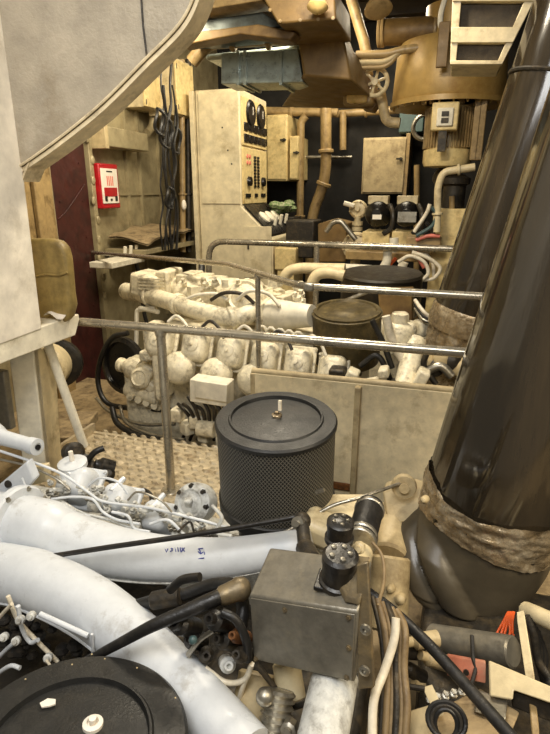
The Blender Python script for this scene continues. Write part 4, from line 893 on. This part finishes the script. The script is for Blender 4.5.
# actuator box
TL, TR, BR, BL = py3((249, 595, 1.10), (358, 612, 1.04), (355, 683, 1.02), (253, 660, 1.08))
up = (TL-BL).normalized(); back = V((.1, .93, .36)).normalized()
bx = thing_box = MB()
tb0, tb1 = at(270, 547, Y=1.24), at(372, 560, Y=1.18)
bx.add([BL, BR, TR, TL, BL+(tb0-TL), BR+(tb1-TR), tb1, tb0], [(0, 1, 2, 3), (7, 6, 5, 4), (0, 4, 5, 1), (1, 5, 6, 2), (2, 6, 7, 3), (3, 7, 4, 0)])
ab = bx.build('actuator_box', 'box', E1, bevel=.006, label='worn gunmetal box')
n = (TR-TL).cross(BL-TL).normalized(); n = n if n.dot(EYE-TL) > 0 else -n
MB().prism([TL.lerp(TR, .02)+(BL-TL)*.03, TL.lerp(TR, .98)+(BR-TR)*.03, BL.lerp(BR, .98)-(BR-TR)*.03, BL.lerp(BR, .02)-(BL-TL)*.03], n*.004).build('face_plate', 'box', ab, bevel=.003)
b = MB()
for u, v in ((.93, .08), (.93, .93), (.04, .95), (.94, .5), (.36, .12)): b.bolt(TL.lerp(TR, u).lerp(BL.lerp(BR, u), v)+n*.004, n, .0055, .005)
each(b, 'screw', 'boxs', ab)
q = py3((358, 563, 1.10), (369, 560, 1.1), (374, 688, 1.0), (358, 690, 1.0))
MB().prism([q[0]+n*.012, q[1]+n*.01, q[2], q[3]], -n*.012).build('mounting_flange', 'boxs', ab, bevel=.003)
b = MB()
for x, y in ((366, 629), (365, 670)): b.lathe(at(x, y, Y=1.0), n, [(.013, 0), (.013, .006), (.006, .008), (.006, .002)], 14)
each(b, 'flange_bush', 'chrome', ab)
# side cap of the box top (sloped lid step)
MB().prism(py3((322, 556, 1.17), (370, 563, 1.14), (360, 606, 1.05), (345, 603, 1.06)), (0, .006, .014)).build('lid_step', 'boxs', ab, bevel=.003)
# black connectors on the box
def connector(x, y, Yk, r_, hgt, lab):
    c = at(x, y, Y=Yk); ax = V((.05, -.1, 1)).normalized()
    k = MB().lathe(c, ax, [(r_*1.15, 0), (r_*1.15, .012), (r_, .016), (r_, hgt*.7), (r_*1.06, hgt*.72), (r_*1.06, hgt*.92), (r_*.86, hgt), (0, hgt*1.02)], 20).build('connector', 'blackp', ab)
    b = MB(); xx, yy, _ = frame(ax)
    for a in (.4, 1.7, 2.9, 4.1, 5.4): b.lathe(c+ax*hgt*1.0+(xx*math.cos(a)+yy*math.sin(a))*r_*.55, ax, [(r_*.17, 0), (r_*.15, .005), (0, .007)], 8)
    each(b, 'pin', 'chrome', ab)
connector(338, 582, 1.13, .043, .095, '')
connector(339, 540, 1.29, .036, .07, '')
MB().box(at(336, 582, Y=1.13), (.10, .08, .012)).build('connector_plate', 'blackp', ab, bevel=.003)
hose('link_arm', py3((305, 548, 1.38), (312, 560, 1.3), (322, 572, 1.22)), .03, 'grime', ab)
# coupling pipe behind the box
a, z = at(356, 556, Y=1.36), at(370, 508, Y=1.62)
cp = MB().cyl(at(352, 600, Y=1.25), z, .035, 18).build('riser_pipe', 'cream', E1)
MB().cyl(a.lerp(z, .3), a.lerp(z, 1.05), .047, 22).build('rubber_coupling', 'black', cp, label='black rubber coupling')
for t in (.28, .38, .95): q = a.lerp(z, t); dd = (z-a).normalized(); MB().cyl(q-dd*.008, q+dd*.008, .051, 22).build('hose_clamp', 'chrome', cp)
MB().lathe(at(360, 547, Y=1.33), (-.1, -1, .4), [(.018, 0), (.018, .02), (.01, .024), (.01, .034), (0, .034)], 8).build('pipe_plug', 'cream', cp)
hose('thin_wire', py3((372, 542, 1.4), (382, 556, 1.38), (384, 580, 1.32), (378, 606, 1.24)), .005, 'tan2', cp)
hose('steel_wire', py3((215, 532, 1.62), (262, 540, 1.6), (300, 524, 1.68), (332, 506, 1.75), (362, 497, 1.8), (404, 482, 1.95)), .007, 'chrome', E1, 'thin steel wire rising to the right')
# beige casing right of the coupling
MB().prism(py3((382, 492, 2.0), (402, 484, 2.0), (432, 492, 2.0), (432, 522, 1.88), (386, 524, 1.88)), (0, .08, 0)).build('end_bracket', 'beige', E1, bevel=.012)
q = MB().lathe(at(404, 486, Y=1.95), (.1, -1, .2), [(.045, -.02), (.05, .0), (.045, .02), (.02, .022), (.02, .035), (0, .036)], 18).build('bracket_eye', 'beige', E1)
MB().cyl(at(388, 560, Y=1.78), at(397, 514, Y=2.02), .085, 24).build('cast_pillar', 'beige', E1)
MB().cyl(at(386, 630, Y=1.6), at(390, 556, Y=1.75), .075, 24).build('cast_pillar', 'beige', E1)
MB().box(at(342, 514, Y=1.85), (.26, .16, .1), Matrix.Rotation(.3, 3, 'Z')).build('filter_base', 'cream', E1, bevel=.02)
MB().box(at(325, 530, Y=1.7), (.18, .14, .1), Matrix.Rotation(.3, 3, 'Y')).build('filter_base', 'cream', E1, bevel=.03)
for (x, y, w) in ((424, 500, 4), (400, 600, 5), (390, 590, 4)): c = at(x, y, Y=1.6); MB().lathe(c, (-.2, -1, .4), [(S(w, c), -.03), (S(w, c), 0), (S(w*.5, c), .01), (0, .012)], 12).build('cap_nut', 'beige', E1)
# parts below the box
a, z = at(318, 760, Y=.9), at(336, 672, Y=1.1); MB().cyl(a, z, S(23, z), 30).build('outlet_pipe', 'whited', E1)
a, z = at(272, 745, Y=.96), at(280, 690, Y=1.04); bl = MB(); n_ = 9; bl.lathe(a, z-a, [(.036+(.008 if i % 2 else 0), (z-a).length*i/16) for i in range(17)], 20); bl.build('bellows_hose', 'chrome', E1)
MB().cyl(at(286, 662, Y=1.15), at(292, 700, Y=1.1), .04, 16).build('stub_pipe', 'cream', E1)
MB().ball(at(265, 697, Y=1.0), .024, (1, 1, 1), 14).build('fitting_ball', 'chrome', E1)
MB().cyl(at(246, 740, Y=1.02), at(258, 672, Y=1.14), .055, 20).build('side_pipe', 'beige', E1)
MB().lathe(at(288, 731, Y=.95), (0, -1, .5), [(.02, -.03), (.02, 0), (.012, .004), (.012, .016), (0, .016)], 8).build('hex_nut', 'chrome', E1)
MB().box((-.35, 1.2, .12), (.5, .5, .3)).build('well_floor', 'grime', E1, bevel=.02)

# ------------------------------------------------------------------ cable gear on the walkway edge
r = thing('cable_connectors', 'black cable connectors lying on the walkway by the slanting rod', 'connectors', at(95, 470, Y=2.25))
for k, (x, y, w) in enumerate(((74, 452, 10), (84, 462, 8), (92, 470, 9), (104, 466, 8), (108, 474, 7), (90, 482, 7))):
    c = at(x, y, Y=2.2); MB().lathe(c, (math.cos(k*1.3), -.6, .5), [(S(w, c), -.05), (S(w, c), .02), (S(w*.7, c), .03), (S(w*.5, c), .05), (0, .05)], 14).build('connector', 'grime' if k % 2 == 0 else 'blackp', r)
hose('lever', py3((88, 460, 2.15), (95, 452, 2.15), (104, 448, 2.18)), .016, 'black', r)
hose('lead', py3((98, 474, 2.15), (112, 482, 2.1), (106, 492, 2.0), (96, 488, 1.95)), .014, 'black', r)
hose('lead', py3((136, 498, 2.0), (142, 490, 2.05), (150, 494, 2.03), (152, 502, 1.98)), .011, 'black', r)

# ------------------------------------------------------------------ gear under the big pipe, lower right
hose('black_cable', py3((362, 588, 1.35), (392, 610, 1.3), (430, 646, 1.2), (470, 690, 1.1), (512, 738, 1.0), (530, 760, .95)), .0155, 'black', None, 'thick black cable slanting down below the big pipe sleeve', cat='cable')
hose('ivory_cable', py3((396, 618, 1.18), (394, 640, 1.15), (384, 672, 1.1), (374, 700, 1.04), (372, 740, .98)), .011, 'cable', None, 'ivory cable curving down right of the gunmetal box', cat='cable')
r = thing('cable_loom', 'bundle of tan cables running down beside the ivory cable', 'cables', at(390, 734, Y=1.0))
for k in range(6): hose('cable', py3((372+k*5, 596+k*3, 1.26), (380+k*5, 630, 1.2), (384+k*4, 668, 1.14), (382+k*5, 705, 1.08), (380+k*5, 745, 1.02)), .007+.003*(k % 2), 'tan2' if k % 3 else 'grime', r)
r = thing('silencer', 'grey brown cylinder lying just below the black sleeve', 'cylinder', at(475, 660, Y=1.5))
a, z = at(432, 638, Y=1.5), at(514, 652, Y=1.38); MB().cyl(a, z, S(13.5, a), 30).build('body', 'box', r)
MB().tube([at(472, 636, Y=1.4), at(473, 658, Y=1.32), at(476, 668, Y=1.3), at(470, 690, Y=1.22)], .006, 6).build('tie_strap', 'black', r)
r = thing('small_actuator', 'brown metal fitting left of the grey brown cylinder', 'fitting', at(420, 660, Y=1.35))
for k, (x, y, w) in enumerate(((425, 640, 8), (410, 650, 9), (436, 660, 8), (414, 672, 7), (425, 690, 6))): c = at(x, y, Y=1.36); MB().lathe(c, (-1, -.5, .3*k), [(S(w, c), -.04), (S(w, c), .03), (S(w*.6, c), .04), (S(w*.6, c), .06), (0, .06)], 14).build('collar', 'grime' if k % 2 else 'beige', r)
MB().tube(py3((392, 684, 1.25), (432, 690, 1.25)), .008, 8).build('rod', 'grime', r)
MB().prism(py3((447, 656, 1.34), (486, 663, 1.3), (486, 684, 1.26), (447, 676, 1.3)), (0, .012, .0)).build('red_tag_plate', 'copper', None, bevel=.003, label='faded red plate with a dark hole below the grey brown cylinder', cat='plate')
MB().lathe(at(466, 672, Y=1.27), (0, -1, .4), [(.008, 0), (.008, .006), (0, .006)], 10).build('plate_bolt', 'gauge', None, label='dark bolt in the faded red plate', cat='bolt')
MB().prism(py3((489, 660, 1.3), (560, 690, 1.18), (560, 706, 1.14), (514, 690, 1.2), (513, 700, 1.18), (490, 696, 1.2)), (0, .01, -.012)).build('bracket_plate', 'cream', None, bevel=.004, label='cream angle plate with an L-shaped cut, lower right', cat='plate')
MB().prism(py3((512, 690, 1.22), (560, 706, 1.16), (560, 726, 1.14), (512, 708, 1.2)), (0, .05, 0)).build('channel_bar', 'grime', None, bevel=.004, label='dark channel bar under the cream angle plate', cat='bar')
MB().prism(py3((517, 622, 1.4), (525, 620, 1.4), (536, 688, 1.24), (527, 689, 1.24)), (.0, .03, .01)).build('strap_bracket', 'cream', None, bevel=.003, label='upright cream strap crossing above the angle plate', cat='strap')
MB().prism(py3((529, 703, 1.2), (536, 703, 1.2), (540, 738, 1.1), (532, 738, 1.1)), (0, .03, .01)).build('strap_bracket', 'tanp', None, bevel=.003, label='tan strap end below the dark channel bar', cat='strap')
pipe('return_pipe', py3((526, 610, 1.5), (540, 616, 1.45), (570, 630, 1.4)), .025, 'cream', None, .05, 'short cream pipe at the right frame edge below the sleeve', 'pipe')
for k in range(7): hose('orange_wire', py3((493+k*3.4, 642-k*1.2, 1.46+.01*(k%3)), (497+k*2.8+2*math.sin(k*2), 633, 1.48), (503+k*1.6, 622, 1.52), (508+k, 612, 1.56)), .0035, 'orange', None, 'thin orange wire in the cluster beside the cream strap', cat='wire', group='orange wires under the sleeve')
r = thing('cable_clips', 'dark clips and leads behind the upright cream strap', 'cables', at(538, 660, Y=1.4))
for k in range(6): hose('lead', py3((526+k*2, 616+k*3, 1.44), (534+k*2, 636+k*4, 1.42), (538+k, 660+k*3, 1.4), (548, 676+k*3, 1.38)), .012, 'black' if k % 2 else 'grime', r)
MB().prism(py3((425, 716, 1.15), (480, 688, 1.28), (520, 712, 1.18), (500, 760, 1.0), (430, 760, 1.0)), (0, .02, -.04)).build('base_plate', 'dust', None, bevel=.005, label='dusty tan base plate at the bottom right edge', cat='plate')
MB().prism(py3((478, 690, 1.24), (508, 700, 1.2), (506, 722, 1.12), (474, 712, 1.16)), (0, .02, -.02)).build('grey_bracket', 'chrome', None, bevel=.004, label='grey steel bracket with bolts beneath the cream angle plate', cat='bracket')
for k in range(5): MB().lathe(at(430+k*8, 700-k*2, Y=1.22), (0, -.5, 1), [(.012, 0), (.012, .01), (.006, .012), (.006, .02), (0, .02)], 6).build('bolt', 'chrome', None, label='steel bolt in the row on the dusty tan plate', cat='bolt', group='bolts on the dusty plate')
r = thing('hose_coil', 'coiled dark hose on the dusty plate at the bottom edge', 'hose', at(445, 730, Y=1.0))
c = at(446, 724, Y=1.05)
for k in range(3): MB().tube([c+V((math.cos(a)*(.026+.009*k), math.sin(a)*(.02+.006*k)*.8, math.sin(a)*.028+.006*k)) for a in (2*math.pi*j/24 for j in range(25))], .006, 8).build('turn', 'grime' if k % 2 else 'black', r)
MB().prism(py3((424, 692, 1.2), (432, 690, 1.2), (444, 716, 1.12), (436, 718, 1.12)), (0, .02, 0)).build('small_strap', 'cream', None, bevel=.003, label='small cream strap left of the steel bracket', cat='strap')
MB().prism(py3((392, 716, 1.1), (432, 704, 1.15), (436, 760, 1.0), (396, 765, 1.0)), (0, .02, -.03)).build('base_plate', 'beige', None, bevel=.005, label='beige base plate beside the tan cable bundle', cat='plate')
MB().box((.55, 1.45, .14), (1.0, .9, .24)).build('foundation_block', 'grime', None, bevel=.02, label='dark steel foundation block under the big pipe', cat='foundation')

# ================================================================== camera and light
cam = bpy.data.cameras.new('camera'); co = bpy.data.objects.new('camera', cam); COL.objects.link(co)
co.matrix_world = Matrix((RT, UP, -FW)).transposed().to_4x4(); co.location = EYE
cam.sensor_fit = 'VERTICAL'; cam.sensor_height = 36; cam.lens = FL/734*36; cam.clip_start = .02
sc.camera = co
def area(name, loc, tgt, size, power, col, sy=None):
    l = bpy.data.lights.new(name, 'AREA'); l.energy = power; l.color = col; l.size = size
    if sy: l.shape = 'RECTANGLE'; l.size_y = sy
    o = bpy.data.objects.new(name, l); COL.objects.link(o); o.location = loc
    o.rotation_euler = (V(tgt)-V(loc)).to_track_quat('-Z', 'Y').to_euler(); return o
W = (1, .87, .64); N_ = (1, .94, .84)
area('ceiling_lamp_far', (-1.2, 8.0, 3.9), (-1.2, 8.2, 0), 1.2, 120, W)
area('ceiling_lamp_console', (-1.6, 6.0, 3.6), (-2.6, 7.2, 1.2), .8, 88, W)
area('ceiling_lamp_mid', (-1.0, 3.6, 3.6), (-1.3, 4.0, 0), 1.0, 150, (1, .88, .68), .3)
area('ceiling_lamp_wall', (-2.6, 4.6, 3.4), (-4, 5.6, 1.2), .5, 80, W)
area('hatch_light', (-.5, -.3, 3.6), (-.9, 1.7, .3), 1.6, 120, (1, .99, .97))
area('streak_light_right', (1.6, .6, 3.2), (.3, 2.0, .6), .5, 60, (1, .82, .56), 1.2)  # added strip light, unseen; its reflection streaks the wrapped pipes
area('deck_fill', (1.2, 1.2, 1.6), (.3, 1.4, .2), .4, 16, W)  # added fill light, no real fixture; brightens sleeve and lower right gear
w = bpy.data.worlds.new('world'); sc.world = w; w.use_nodes = True
bg = w.node_tree.nodes['Background']; bg.inputs['Color'].default_value = (1, .88, .68, 1); bg.inputs['Strength'].default_value = .24
vs = sc.view_settings; vs.view_transform = 'Standard'; vs.look = 'None'; vs.gamma = 1; vs.exposure = -.35; vs.use_curve_mapping = False
